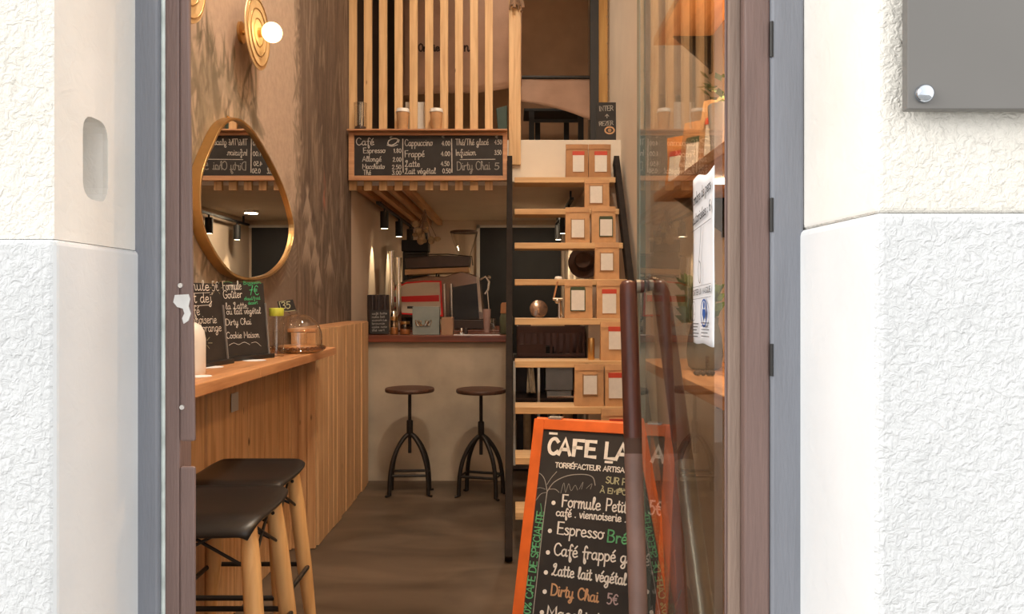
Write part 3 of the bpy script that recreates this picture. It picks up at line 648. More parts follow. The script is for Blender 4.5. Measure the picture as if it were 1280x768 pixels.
# ================================================================== GLASS DOOR
GX = .300
def glass_door():
    t = thing('door_1', 'open frameless glass door swung into the cafe', None, (GX, 1.10, .01), kind='structure')
    m = MB(); m.box(GX-.006, GX+.006, 1.105, 1.745, .012, 2.66); m.build('glass_panel', 'door_glass', t)
    m = MB(); m.box(GX-.007, GX+.007, 1.7455, 1.785, .012, 2.66); m.build('glass_edge', 'glass_edge', t, bevel=.002)
    # slanted pull bars on both faces, joined by a cross bar through the glass
    for (x0, d0, x1, d1, nm_) in ((.258, 1.69, .2553, 1.488, 0), (.340, 1.735, .358, 1.228, 1)):
        z0 = Z(357, d0); z1 = .55; sg = 1 if nm_ else -1
        top = Vector((x0, d0, z0)); bot = Vector((x1, d1, z1))
        fs_ = (top.z-Z(549, 1.61))/(z0-z1); fe = fs_+.035
        n = 14; pts = [top.lerp(bot, fs_*k/n) for k in range(n+1)]
        if nm_: pts = [Vector((GX+.0075, d0, z0+.003)), top+Vector((-.020, 0, .004)), top+Vector((-.007, 0, .000))]+pts[1:]
        else: pts = [top+Vector((0, 0, .012)), top+Vector((0, 0, .009))]+pts
        h = MB(); h.tube(pts, ([.016, .017, .0185] if nm_ else [.006, .014, .0185])+[.0195]*(len(pts)-3), 18)
        o = h.build('handle', 'handle_wood', t, smooth=50)
        o['label'] = ['brown pull bar on the near face of the glass', 'brown pull bar on the far face of the glass'][nm_]
        b = MB(); b.cyl(top.lerp(bot, fs_), top.lerp(bot, fe), .0188, n=18); b.build('handle_collar', 'felt_brown', o, smooth=40)
        b = MB(); b.cyl(top.lerp(bot, fe), bot, .0192, n=18); b.sphere(bot, .0192, 16, 8); b.build('handle_lower', ['pink_brown', 'grey_brown_metal'][nm_], o, smooth=50)  # lower lengths paler: pinkish on one bar, grey metal on the other
        if not nm_:
            b = MB(); b.cyl((top.x+.017, d0, z0-.002), (GX-.0075, d0, z0-.002), .0145, n=16); b.build('cross_bar', 'handle_wood', o, smooth=40)
            b = MB(); b.cyl((top.x+.0175, d0, z0-.002), (top.x+.026, d0, z0-.002), .0155, n=16); b.build('sleeve', 'grey_brown_metal', o, smooth=40)
        p = top.lerp(bot, .93); b = MB(); b.cyl((p.x-sg*.016, p.y, p.z), (GX+.0075*sg, p.y, p.z), .010, n=12); b.build('handle_fixing', 'bare_metal', o, smooth=40)
    # bottom rail shoe and pivot
    r = MB(); r.box(GX-.016, GX+.016, 1.10, 1.785, .002, .011); r.build('bottom_rail', 'bare_metal', t, bevel=.002)
glass_door()
# notice taped inside the glass
def notice():
    pl = Plane((GX-.0085, 1.20, 1.50), (0, -1, 0), (0, 0, 1))
    t = thing('paper_notice', 'white printed face mask notice taped on the glass door', 'notice', (GX-.0085, 1.15, 1.352))
    d0, d1, zb, zt = 1.224, 1.098, 1.352, 1.612
    m = MB()
    def fn(u, v):
        y = d0+(d1-d0)*u; z = zb+(zt-zb)*v-.003*(1-v)*math.sin(u*9)*.5+ .004*math.sin(u*7)*v
        return (GX-.0078-.0006*math.sin(u*8+v*5)**2, y, z)
    m.grid(fn, 12, 20); m.build('paper_sheet', 'paper_white', t, smooth=True, solid=.0006)
    pl = Plane((GX-.0106, d0, zb), (0, -1, 0), (0, 0, 1))
    ink = MB()
    write_uv(ink, pl, 'Nombre de pers', (.006, .216), (.122, .230), .017, .0022)
    write_uv(ink, pl, 'autorisées : 6', (.012, .186), (.122, .199), .016, .0022)
    ribbon(ink, pl, [(.004,.176),(.122,.186)], .0008)
    ribbon(ink, pl, smooth_pts([(.064,.18),(.062,.165),(.054,.135),(.048,.115),(.050,.10),(.058,.094),(.064,.104),(.062,.122),(.053,.128)]), .0016)
    write_uv(ink, pl, 'PORTER UN MASQUE', (.008, .074), (.12, .080), .008, .0013)
    ribbon(ink, pl, [(.004,.087),(.122,.092)], .0006); ribbon(ink, pl, [(.004,.068),(.122,.073)], .0006)
    for k in range(5): ribbon(ink, pl, [(.008,.03-.005*k),(.05-.006*(k % 3),.031-.005*k)], .0014); ribbon(ink, pl, [(.066,.033-.005*k),(.112-.008*(k % 2),.034-.005*k)], .0012)
    ink.build('printed_text', 'ink', t)
    lg = MB(); ribbon(lg, pl, [(.020+.012*math.cos(a*PI/10), .050+.015*math.sin(a*PI/10)) for a in range(21)], .001); 
    ribbon(lg, pl, smooth_pts([(.018,.058),(.016,.050),(.022,.044),(.026,.048)]), .001)
    lg.build('faint_icon', 'ink_grey', t)
    bl = MB(); ribbon(bl, pl, [(.082+.018*math.cos(a*PI/12), .048+.020*math.sin(a*PI/12)) for a in range(25)], .0032)
    bl.add([pl.w(a, b, .0012) for a, b in ((.074,.054),(.090,.054),(.092,.046),(.082,.036),(.072,.046))], [(0,1,2,3,4)][::1])
    dot(bl, pl, (.082,.060), .0055)
    bl.build('mask_icon', 'ink_blue', t)
notice()

# ================================================================== EXTERIOR PLAQUE
def plaque():
    d = .852
    x0, z0 = X(1134, d), Z(137, d)
    t = thing('wall_plaque', 'blank dark grey plaque screwed to the cream street wall', 'plaque', (x0+.2, d, z0))
    m = MB(); m.box(x0, x0+.42, d, d+.012, z0, z0+.30); m.build('plate', 'plaque_grey', t, bevel=.0015)
    for (a, b) in ((x0+.0185, z0+.0175), (x0+.4, z0+.0175), (x0+.0185, z0+.282), (x0+.4, z0+.282)):
        s = MB(); s.lathe([(.0105,0),(.0105,.003),(.0095,.0055),(.007,.0078),(.003,.009),(.0001,.0093)], (a, d, b), 20, Vector((0,-1,0))); s.cyl((a, d+.0119, b), (a, FD-.001, b), .005, n=10)
        s.build('screw', 'screw_chrome', t, smooth=50)
plaque()

# ================================================================== LEFT SIDE: PANELLING, COUNTER
XP = -1.115; XU = -1.262; CT = 1.152
def panelling():
    t = thing('wood_panelling', 'pine board panelling below the counter along the left wall', 'panelling', (-1.2, 3.6, 0))
    m = MB(); y = 1.30; k = 0; r = random.Random(3)
    while y < 5.90:
        w = r.choice([.085, .095, .11, .12, .07]); p = r.choice([0, .003, .006, .010])
        if y < 4.31: m.box(XU-.015, XU+p, y, min(y+w-.003, 4.322), .002, CT-.046)
        else: m.box(XP-.02, XP+p, max(y, 4.326), min(y+w-.003, 5.90), .002, 1.25)
        y += w; k += 1
    x = XP-.002
    while x > -1.255: m.box(max(x-.05, -1.258), x-.002, 4.326, 4.345, .002, 1.232); x -= .05
    m.build('boards', 'panel_wood', t, bevel=.002)
    c = MB(); c.box(-1.279, XP-.005, 4.325, 5.90, 1.235, 1.256); c.build('ledge', 'counter_wood', t, bevel=.003)
    o = MB(); p = P(293, 503, 3.42); o.box(XU+.0105, XU+.016, 3.385, 3.465, p.z-.042, p.z+.042)
    o.build('switch_plate', 'wall_plate', t, bevel=.003)['label'] = 'grey white switch plate'
panelling()
def counter():
    t = thing('wall_counter', 'orange toned solid wood counter along the left wall', 'counter', (-1.14, 2.8, CT-.045))
    m = MB(); m.box(-1.279, -1.0, 1.35, 3.02, CT-.044, CT); m.box(-1.279, -1.0, 3.022, 4.32, CT-.044, CT)
    m.build('worktop', 'counter_wood', t, bevel=.004)

counter()

# bar stools by the counter
def eames_stool(cx, cy, label):
    t = thing('counter_stool', label, 'stool', (cx, cy, 0), 'black shell stools with beech legs at the left counter', 0)
    hw, hd, zs = .205, .205, .762
    def fn(u, v):
        a = u*2-1; b = v*2-1
        x = cx+hw*a*(1-.10*max(0, -b)); y = cy+hd*b
        z = zs+.012*max(0, b)**2-.008*(1-b*b)*(1-a*a)
        if b < -.45: z -= .050*((-.45-b)/.55)**2
        if abs(a) > .75: z -= .012*((abs(a)-.75)/.25)**2
        return (x, y, z)
    m = MB(); m.grid(fn, 22, 22)
    # soften the corners of the shell
    for i, p in enumerate(m.v):
        a = (p.x-cx)/hw; b = (p.y-cy)/hd
        q = (abs(a)**5+abs(b)**5)**.2
        if q > .92:
            s = .92+(q-.92)*.35; m.v[i] = Vector((cx+(p.x-cx)*s/q, cy+(p.y-cy)*s/q, p.z))
    m.build('seat', 'black_satin', t, smooth=True, solid=.011)
    for sx in (-1, 1):
        for sy in (-1, 1):
            top = Vector((cx+sx*.148, cy+sy*.125, .728)); bot = Vector((cx+sx*.215, cy+sy*.19, .0))
            l = MB(); l.lathe([(.024,0),(.029,.12),(.029,.38),(.018,.742)], top, 18, (bot-top))
            g = l.build('leg', 'leg_wood', t, smooth=50)
            q = MB(); c = top.lerp(bot, .035); q.sphere(c+Vector((0,-.026,0)), .0065, 10, 6); q.build('bolt', 'iron', g)
    w = MB()
    for sx in (-1, 1):
        for sy in (-1, 1):
            a = Vector((cx+sx*.160, cy+sy*.135, .60)); w.tube([Vector((cx-sx*.09, cy+sy*.10, .726)), Vector((cx-sx*.05, cy+sy*.115, .70)), a+Vector((-sx*.012,0,0))], .0052, 8)
            w.tube([Vector((cx+sx*.14, cy-sy*.09, .726)), Vector((cx+sx*.145, cy-sy*.05, .70)), a+Vector((0,-sy*.012,0))], .0052, 8)
            w.sphere(a+Vector((-sx*.012, 0, 0)), .011, 10, 8)
    w.tube([Vector((cx-.14, cy-.02, .722)), Vector((cx+.14, cy-.02, .722))], .009, 8); w.tube([Vector((cx, cy-.12, .722)), Vector((cx, cy+.12, .722))], .009, 8)
    w.build('wire_struts', 'black_satin', t, smooth=50)
    f = MB(); a, b, z = .20, .175, .35; pts = []
    for (qx, qy) in ((1,-1),(1,1),(-1,1),(-1,-1)):
        for k in range(5):
            an = math.atan2(qy, qx)-PI/4+k*PI/8; pts.append((cx+qx*(a-.04)+.04*math.cos(an), cy+qy*(b-.04)+.04*math.sin(an), z))
    f.tube(pts, .0095, 10, closed=True); f.build('foot_ring', 'black_satin', t, smooth=60)
    return t
s1 = eames_stool(-.955, 2.455, 'black shell stool with beech legs, the nearer of the pair at the counter')
s2 = dup(s1, (-1.018, 2.90, 0), 'black shell stool with beech legs, half hidden behind the nearer one')

# things on the counter
def chalk_stand(label, a, b, h, zb, texts):
    """freestanding chalkboard between ground points a (left) and b (right)"""
    a = Vector((a[0], a[1], zb)); b = Vector((b[0], b[1], zb)); u = (b-a).normalized()
    n = Vector((0,0,1)).cross(u)*-1; n = u.cross(Vector((0,0,1)))
    lean = .10
    v = (Vector((0,0,1))-n*lean).normalized()
    t = thing('tabletop_chalkboard', label, 'chalkboard', (a+b)/2, 'black chalkboards standing on the left counter')
    w = (b-a).length; pl = Plane(a+n*.006+Vector((0,0,.02)), u, v)
    m = MB(); m.obox(a+u*w/2+v*(h/2+.012), (w/2, .004, h/2), (u, n*-1, v)) if False else m.obox(a+u*(w/2)+v*(h/2+.012)+pl.n*0, (w/2, h/2, .004), (u, v, pl.n))
    m.build('board', 'chalkboard', t, bevel=.001)
    s = MB(); s.obox(a+u*(w/2)+Vector((0,0,.010)), (w/2+.012, .028, .010), (u, n, Vector((0,0,1))))
    s.build('stand_foot', 'black_satin', t, bevel=.003)
    for q in (-.002, w-.004):
        e = MB(); e.obox(a+u*(q+.003)+v*(h*.36+.012)+pl.n*.004, (.0035, h*.36, .006), (u, v, pl.n))
        e.build('stand_post', 'grey_appliance', t, bevel=.001)
    pl.o = a+v*.012+pl.n*.0046
    mbs = {}
    texts(lambda mname: mbs.setdefault(mname, MB()), pl)
    for k, mb in mbs.items():
        if mb.v: mb.build('chalk_lettering', k, t)
    return t
def tx1(g, pl):
    w = g('chalk_white'); W = .0035
    write(w, pl, 'Formule', (217,362), (262,363.5), 13, W); write(w, pl, '5€', (265,364), (274,364), 12, .0025)
    line(w, pl, [(238,367),(262,366)], .0016)
    write(w, pl, "petit dej'", (222,379), (267,378), 13, W); line(w, pl, [(238,383),(262,381.5)], .0016)
    write(w, pl, 'café', (232,394), (250,394), 12, .003); write(w, pl, 'viennoiserie', (230,405), (271,404), 11, .0027)
    write(w, pl, "jus d'orange", (232,416), (277,414), 11, .0027)
    c = g('chalk_olive')
    for k in range(7):
        an = k*PI*2/7; line(c, pl, [(256+4*math.cos(an),429+4*math.sin(an)),(256+9*math.cos(an),429+9*math.sin(an))], .0018, False)
    for k in range(6):
        an = k*PI/3; line(c, pl, [(270+6*math.cos(an),360+6*math.sin(an)),(270+9*math.cos(an),360+9*math.sin(an))], .0014, False)
def tx2(g, pl):
    w = g('chalk_white')
    write(w, pl, 'Formule', (278.5,363), (302,362), 11, .0028); write(w, pl, 'Goûter', (279,373.5), (303,372), 10, .0028)
    write(w, pl, 'la £atte', (282,387), (309,385.5), 8, .0022); write(w, pl, 'ou lait végétal', (283,393.5), (326,392), 8, .0022)
    write(w, pl, 'Dirty Chai', (282,407), (314,405.5), 8, .0022); write(w, pl, 'Cookie Maison', (283,423.5), (324,422), 8, .0022)
    line(w, pl, [(286,432),(292,429),(298,431),(305,428),(312,431)], .0014); line(w, pl, [(314,429),(320,428),(326,433)], .0014)
    line(g('chalk_green'), pl, [(279,354),(284,352),(290,354)], .0016)
    c = g('chalk_mint')
    write(c, pl, '7€', (311,369), (324,369), 12, .0032); write(c, pl, 'Boisson', (304,356), (326,354.5), 4, .0018)
    write(c, pl, 'chaud/froid', (305,375.5), (325,374.5), 4, .0016); write(c, pl, 'dessert', (310,381), (322,380), 4, .0016)
chalk_stand('black chalkboard offering a breakfast deal at 5€, partly hidden by the jamb', (-1.255, 2.86), (-1.20, 3.20), .325, CT, tx1)
chalk_stand('black chalkboard with a green 7€ standing beside the glass cake dome', (-1.245, 3.27), (-1.128, 3.52), .335, CT, tx2)
# soap-like dispenser
m = MB(); c = (X(238, 2.74), 2.74, CT); m.lathe([(.050,0),(.052,.004),(.052,.125),(.047,.155),(.036,.175),(.018,.186),(.0001,.189)], c, 28)
o = m.build('napkin_dispenser', 'ceramic_white', smooth=50); tag(o, 'white rounded dispenser on the counter beside the door jamb', 'dispenser')
for i, (px, py, w, lab) in enumerate(((263, 459.5, .05, 'white paper coaster lying on the counter below the breakfast chalkboard'), (248, 471, .045, 'white paper coaster nearest the door on the counter edge'), (318, 451, .05, 'white paper coaster lying in front of the green 7€ chalkboard'))):
    d = (EYE-CT)*F/(py-HY); m = MB(); m.lathe([(w,0),(w,.0012)], (X(px, d), d, CT+.0004), 24); o = m.build('paper_coaster', 'paper_white'); tag(o, lab, 'coaster', 'paper coasters on the left counter')
# cake dome
def dome():
    d = 3.86; cx = X(372, d); z = CT
    t = thing('cake_dome', 'clear glass cake dome with beaded plate at the counter end', 'cake dome', (cx, d, z))
    m = MB(); m.lathe([(.085,.001),(.125,.006),(.131,.014),(.127,.020),(.09,.016),(.0001,.015)], (cx, d, z), 40); p = m.build('plate', 'amber_glass', t, smooth=40)
    b = MB()
    for k in range(34):
        a = 2*PI*k/34; b.sphere((cx+.130*math.cos(a), d+.130*math.sin(a), z+.024), .0105, 10, 6)
    b.build('beaded_rim', 'amber_glass', p, smooth=True)  # amber tint puts the reddish reflections into the beads
    f = MB(); f.lathe([(.095,.021),(.098,.03),(.09,.038),(.0001,.040)], (cx, d, z), 26); f.build('amber_base', 'amber', t, smooth=50)['label'] = 'amber disc, reddish bead reflections put into its colour'  # reddish reflections at the plate put into an amber disc, no pastry there
    g = MB(); pr = [(.122,.026)]+[(.122*math.cos(a*PI/2/12), .075+.125*math.sin(a*PI/2/12)) for a in range(13)]
    pr[-1] = (.0001, .20); pr2 = [(max(.0001, r-.003), h-(.003 if i > 3 else 0)) for i, (r, h) in enumerate(pr)][::-1]
    g.lathe(pr, (cx, d, z), 40, caps=False); g.build('glass_cover', 'thin_glass', t, smooth=True)
    k = MB(); k.lathe([(.006,.198),(.010,.205),(.011,.214),(.007,.222),(.0001,.224)], (cx+.0, d, z), 16); k.build('knob', 'thin_glass', t, smooth=True)
dome()
def price_tag():
    a = P(346, 375.5, 3.84); b = P(371, 389, 3.84)
    pl = Plane(P(359, 389.5, 3.76), (1, .12, .0), (0, .12, 1))
    t = thing('price_tag', 'small black chalk price tag perched on the cake dome', 'price tag', P(359, 389.5, 3.76))
    m = MB(); q = [pl.at(*c) for c in ((346.5,377),(366,374.5),(370.5,388.5),(349,390.5))]
    m.prism([pl.w(x, y, 0) for x, y in q], pl.n*-.003); m.build('tag_board', 'chalkboard', t)
    w = MB(); write(w, pl, '35', (352,386.5), (364,385.5), 8.5, .0045); line(w, pl, [(349,378),(352,387),(358,389.3),(369,388)], .003); line(w, pl, [(349,377.5),(357,376.3)], .0025)
    w.build('chalk_lettering', 'chalk_olive', t)
    s = MB(); s.tube([pl.w(.0, .004, -.003), (X(360,3.80), 3.80, CT+.207), (X(362,3.82), 3.835, CT+.200)], .002, 6); s.build('clip', 'iron', t)
price_tag()
def lime_jar():
    d = 3.62; cx = X(345.5, d); t = thing('storage_jar', 'clear jar with a lime green lid behind the chalkboard', 'jar', (cx, d, CT))
    m = MB(); m.lathe([(.035,.0),(.036,.01),(.036,.16),(.030,.185),(.030,.190)], (cx, d, CT), 24); m.build('glass_body', 'thin_glass', t, smooth=50)
    l = MB(); l.lathe([(.033,.191),(.034,.193),(.034,.226),(.032,.229),(.0001,.229)], (cx, d, CT), 24); l.build('lid', 'lime_lid', t, smooth=50)
lime_jar()

# mirror and sconces on the mural wall
def mirror():
    XM = XL+.048
    out = [(291,147),(303,150),(317,163),(330,183),(343,207),(354,231),(363,258),(368,285),(365,309),(356,329),(342,343),(326,349),(308,350),(290,344),(273,331),(258,314),(247,295),(241,272),(239,245),(241,220),(247,199),(256,181),(266,164),(278,152)]
    pts = []
    for (a, b) in out:
        a += 11*max(0, min(1, (296-a)/45)); d = XM*F/(a-640); pts.append((d, Z(b, d)))
    pts = smooth_pts(pts+[pts[0]], 6)[:-1]
    cy = sum(p[0] for p in pts)/len(pts); cz = sum(p[1] for p in pts)/len(pts)
    t = thing('wall_mirror', 'pebble shaped mirror in a thin gold frame on the mural', 'mirror', (XL, cy, min(p[1] for p in pts)))
    ins = []
    n = len(pts)
    for i, (y, z) in enumerate(pts):
        a = pts[i-1]; b = pts[(i+1) % n]; dy, dz = b[0]-a[0], b[1]-a[1]; l = math.hypot(dy, dz); ny, nz = -dz/l, dy/l
        if (cy-y)*ny+(cz-z)*nz < 0: ny, nz = -ny, -nz
        ins.append((y+ny*.012, z+nz*.012))
    f = MB(); vs = []
    for ring, x in ((pts, XL+.001), (pts, XM), (ins, XM), (ins, XL+.001)): vs += [(x, y, z) for y, z in ring]
    fs = []
    for r in range(4):
        for i in range(n): fs.append((r*n+i, r*n+(i+1) % n, ((r+1) % 4)*n+(i+1) % n, ((r+1) % 4)*n+i))
    f.add(vs, fs); f.build('frame', 'gold_metal', t, bevel=.0015)
    g = MB(); g.prism([(XL+.020, y, z) for y, z in ins], (.013, 0, 0)); g.build('mirror_glass', 'mirror_glass', t)
    h = MB(); d0 = pts[0][0]; h.tube([(XL+.006, cy+.05*math.cos(a*PI/8), max(p[1] for p in pts)-.055+.0*a) for a in range(0)] or [(XL+.03, pts[0][0]-.03, pts[0][1]-.002), (XL+.03, pts[0][0]+.03, pts[0][1]-.002)], .004, 8)
    h.build('hanger', 'gold_metal', t)
mirror()
def sconce(d, h, label):
    xb = XL
    t = thing('wall_sconce', label, 'wall lamp', (xb, d, h-.17), 'gold disc wall sconces')
    ax = Vector((1,0,0)); c = Vector((xb, d, h))
    m = MB(); m.lathe([(.05,.001),(.05,.012),(.012,.014),(.012,.080)], c, 24, ax); m.build('wall_mount', 'gold_metal', t, smooth=40)
    m = MB(); m.lathe([(.0001,.078),(.17,.078),(.172,.081),(.170,.084),(.145,.087),(.138,.085),(.10,.087),(.0001,.087)], c, 48, ax); m.build('disc', 'sconce_gold', t, smooth=35)
    m = MB()
    for r in (.06, .105, .15): m.lathe([(r,.0872),(r+.003,.091),(r+.006,.0872)], c, 48, ax, caps=False)
    m.build('ridge', 'gold_metal', t, smooth=True)
    m = MB(); m.lathe([(.022,.087),(.022,.105),(.016,.11)], c, 20, ax); m.build('lamp_holder', 'gold_metal', t, smooth=40)
    m = MB(); m.sphere(c+Vector((.150,0,0)), .047, 24, 16); m.build('bulb', 'bulb_glow', t, smooth=True)['label'] = 'glowing globe bulb'
    return t
sc1 = sconce(3.58, 2.68, 'gold disc wall sconce with a glowing globe bulb above the mirror')
sc2 = dup(sc1, (XL, 2.80, 2.62-.17), 'gold disc wall sconce cut off by the door jamb at the top')

# ================================================================== BAR
def bar():
    t = thing('bar_counter', 'concrete fronted bar with a dark wooden top at the back', 'bar', (-.55, 6.2, 0))
    m = MB(); m.box(-1.275, -.012, 5.95, 6.50, .0, 1.09); m.build('front', 'bar_concrete', t, bevel=.004)
    m = MB(); m.box(-1.276, .0, 5.905, 6.56, 1.09, 1.142); m.build('worktop', 'bar_wood', t, bevel=.004)
bar()
def back_counter():
    t = thing('back_counter', 'dark kitchen counter behind the bar carrying the espresso machine', 'counter', (-.65, 7.3, 0))
    m = MB(); m.box(-1.285, -.10, 6.95, 8.10, .0, 1.10); m.build('carcass', 'dark_tray', t, bevel=.004)
    m = MB(); m.box(-1.286, -.08, 6.92, 8.12, 1.101, 1.141); m.build('worktop', 'bar_wood', t, bevel=.004)
back_counter()
def industrial_stool(cx, cy, rot, label):
    t = thing('industrial_stool', label, 'stool', (cx, cy, 0), 'iron screw stools with wooden seats at the bar', rot)
    M_ = MW[t.name]; W = lambda p: M_ @ Vector(p)
    m = MB(); m.lathe([(.155,.745),(.176,.748),(.180,.756),(.180,.768),(.176,.775),(.0001,.777)], W((0,0,0)), 36); m.build('seat', 'seat_wood', t, smooth=40)
    m = MB(); m.lathe([(.07,.738),(.07,.745)], W((0,0,0)), 20); m.cyl(W((0,0,.30)), W((0,0,.74)), .0125, n=14); m.build('screw_post', 'iron', t, smooth=40)
    m = MB(); m.lathe([(.020,.415),(.023,.42),(.023,.535),(.018,.54)], W((0,0,0)), 18); m.build('collar', 'iron', t, smooth=40)
    for sx, sy in ((-1,-1),(1,-1),(1,1),(-1,1)):
        pr = [(.014,.435),(.045,.405),(.085,.34),(.118,.25),(.134,.15),(.139,.05),(.140,.012)]
        l = MB(); l.tube([W((sx*a, sy*a*.62, z)) for a, z in smooth_pts(pr, 3)], .0155, 10)
        g = l.build('leg', 'iron', t, smooth=60)
        f = MB(); f.tube([W((sx*.140, sy*.0868, .014)), W((sx*.150, sy*.093, .008)), W((sx*.166, sy*.103, .007))], .0085, 8); f.build('foot', 'iron', g, smooth=60)
    for sy in (-1, 1):
        r = MB(); r.tube([W((-.134, sy*.083, .15)), W((.134, sy*.083, .15))], .010, 8); r.build('stretcher', 'iron', t, smooth=60)
    for sx in (-1, 1):
        r = MB(); r.tube([W((sx*.134, -.083, .152)), W((sx*.134, .083, .152))], .0075, 8); r.build('stretcher', 'iron', t, smooth=60)
    return t
i1 = industrial_stool(-.748, 5.56, .06, 'iron screw stool at the bar beside the wood panelling')
i2 = dup(i1, (-.224, 5.50, 0), 'iron screw stool at the bar next to the ladder', -.28)

# ------------------------------------------------------------------ espresso machine and bar clutter
BT = 1.142
def espresso():
    d = 7.22
    t = thing('espresso_machine', 'chrome espresso machine with a cream and red side panel on the bar', 'espresso machine', (X(546, d), d+.2, BT))
    def Q(px, py, dd=d): return P(px, py, dd)
    m = MB(); m.prism([Q(*c) for c in ((489,366),(494,356),(510,349),(535,345),(556,346),(577,339),(598,346),(602,372),(606,400),(556,401),(550,399),(500,397),(491,386))], (0,.46,0)); m.build('body', 'brown_steel', t, bevel=.008)
    o = [(491,368),(495,359),(508,353),(530,351),(552,351),(554,396),(530,395),(500,393),(493,384)]
    m = MB(); m.prism([Q(a, b, d-.0) for a, b in o], (0,-.012,0)); s = m.build('side_panel', 'red_enamel', t, bevel=.004); s['label'] = 'red rimmed side panel'
    cx, cy = 521, 373
    m = MB(); m.prism([Q(cx+(a-cx)*.95-1.0, cy+(b-cy)*.90, d-.0125) for a, b in o], (0,-.004,0)); m.build('cream_panel', 'cream_enamel', s, bevel=.002)
    m = MB(); m.prism([Q(*c, d-.017) for c in ((493.5,371),(549,369),(549,377),(493.5,378))], (0,-.003,0)); m.build('stripe', 'red_enamel', s)
    m = MB(); m.prism([Q(*c, d-.017) for c in ((509,383),(517,383),(517,386),(509,386))], (0,-.002,0)); m.build('badge', 'black_matte', s)
    m = MB(); m.prism([Q(*c) for c in ((562,360),(596,354),(599,399),(562,400))], (0,-.004,0)); m.build('front_recess', 'black_satin', t)
    m = MB()
    for a in (555.5, 564): m.cyl(Q(a, 355, d-.012), Q(a+1, 399, d-.012), .012, n=14)
    m.build('chrome_column', 'chrome', t, smooth=40)
    m = MB(); m.prism([Q(*c) for c in ((595.5,346),(599,346),(602.5,390),(599,390))], (0,-.012,0)); m.build('edge_strip', 'cream_enamel', t)
    m = MB(); m.prism([Q(*c) for c in ((556,400),(607,400),(616,405),(620,410.8),(562,410.8))], (0,-.07,0)); m.build('drip_tray', 'dark_tray', t, bevel=.004)
    for px in (500, 592):
        for dd in (.05, .36):
            m = MB(); m.lathe([(.022,0),(.026,.004),(.022,.03),(.02,Z(397,d)-BT)], (X(px, d), d+dd, BT+.001), 16); m.build('foot', 'black_satin', t, smooth=40)
    # steam wand and lever
    m = MB(); m.tube([Q(600,350,d-.02), Q(607,346,d-.03), Q(611,352,d-.03), Q(610,362,d-.03), Q(606,368,d-.03)], .011, 10); m.sphere(Q(611,347,d-.03), .02, 12, 8); m.tube([Q(609,362,d-.03), Q(611,385,d-.04), Q(613,404,d-.05)], .006, 8); m.build('steam_wand', 'chrome', t, smooth=60)
    # cup rail on the top
    m = MB(); m.prism([Q(*c) for c in ((506,337),(586,334),(586,340),(506,344))], (0,.30,0)); m.build('cup_shelf', 'pine_x', t, bevel=.003)
    for px in (509, 545, 582):
        for dd in (.03, .27): m = MB(); m.cyl((X(px,d), d+dd, Z(341,d)), (X(px,d), d+dd, Z(352,d)), .008, n=8); m.build('shelf_post', 'iron', t)
espresso()
def cup_tray():
    d = 7.25
    t = thing('cup_tray', 'dark tray on a wooden plank on top of the espresso machine', 'tray', (X(546, d), d+.13, Z(336, d)))
    m = MB(); m.prism([P(508,336.2,d), P(586,333.2,d), P(588,321,d), P(548,319,d), P(506,323,d)], (0,.24,0)); m.build('tray_body', 'dark_tray', t, bevel=.006)
    m = MB(); m.tube([P(504,321,d), P(510,318.5,d), P(560,318,d), P(590,321,d), P(591,332,d)], .005, 8); m.build('rail', 'iron', t)
cup_tray()
def hopper():
    d = 7.92; c = P(580, 320, d)
    t = thing('coffee_grinder', 'coffee grinder with a clear funnel hopper behind the machine', 'grinder', (c.x, d, BT))
    m = MB(); m.lathe([(.085,.0),(.088,.01),(.07,.03),(.065,.36),(.072,.47),(.055,.51),(.04,.53)], (c.x, d, BT), 26); m.build('body', 'black_satin', t, smooth=40)
    z0 = BT+.53; z1 = Z(291, d); k = z1-z0
    m = MB(); m.lathe([(.034,0),(.036,.015),(.070,k*.5),(.134,k*.92),(.140,k)], (c.x, d, z0), 32, caps=False); m.build('hopper_funnel', 'thin_glass', t, smooth=60)
    m = MB(); m.lathe([(.142,k-.006),(.146,k),(.144,k+.014),(.115,k+.022),(.0001,k+.023)], (c.x, d, z0), 32); m.build('lid', 'felt_brown', t, smooth=40)
hopper()
def small_roaster():
    d = 7.75
    t = thing('coffee_brewer', 'small black coffee brewer behind the cup tray', 'brewer', (X(519, d), d+.0, BT))
    x0, x1 = X(503, d), X(534, d); zt = Z(300, d)
    m = MB(); m.box(x0, x1, d+.02, d+.17, BT+.001, zt-.12); m.build('body', 'black_satin', t, bevel=.006)
    m = MB(); m.box(x0-.01, x1+.01, d-.0, d+.19, zt-.118, zt); m.build('head', 'black_matte', t, bevel=.008)
    m = MB(); m.cyl((X(528,d), d+.09, zt), (X(528,d), d+.09, zt+.10), .042, n=18); m.build('water_cap', 'black_satin', t, smooth=40)
small_roaster()
def ribbed_jar():
    d = 6.22; c = Vector((X(473, d), d, BT)); t = thing('ribbed_pot', 'dark ribbed pot at the left end of the bar', 'pot', c)
    m = MB(); n = 72; vs = []; fs = []; prof = [(.074,.0),(.082,.01),(.086,.15),(.086,.315),(.080,.32),(.076,.31),(.076,.02)]
    for r, h in prof:
        for k in range(n): rr = r+(.004 if (k % 4) < 2 else -.002)*(1 if h < .318 else .3); a = 2*PI*k/n; vs.append(c+Vector((rr*math.cos(a), rr*math.sin(a), h)))
    for i in range(len(prof)-1):
        for k in range(n): fs.append((i*n+k, i*n+(k+1) % n, (i+1)*n+(k+1) % n, (i+1)*n+k))
    fs.append(tuple(range(n))[::-1]); m.add(vs, fs); m.build('pot_body', 'jar_dark', t)
    m = MB(); m.lathe([(.0735,.29),(.0001,.30)], c, 24); m.build('filling', 'felt_brown', t)
ribbed_jar()
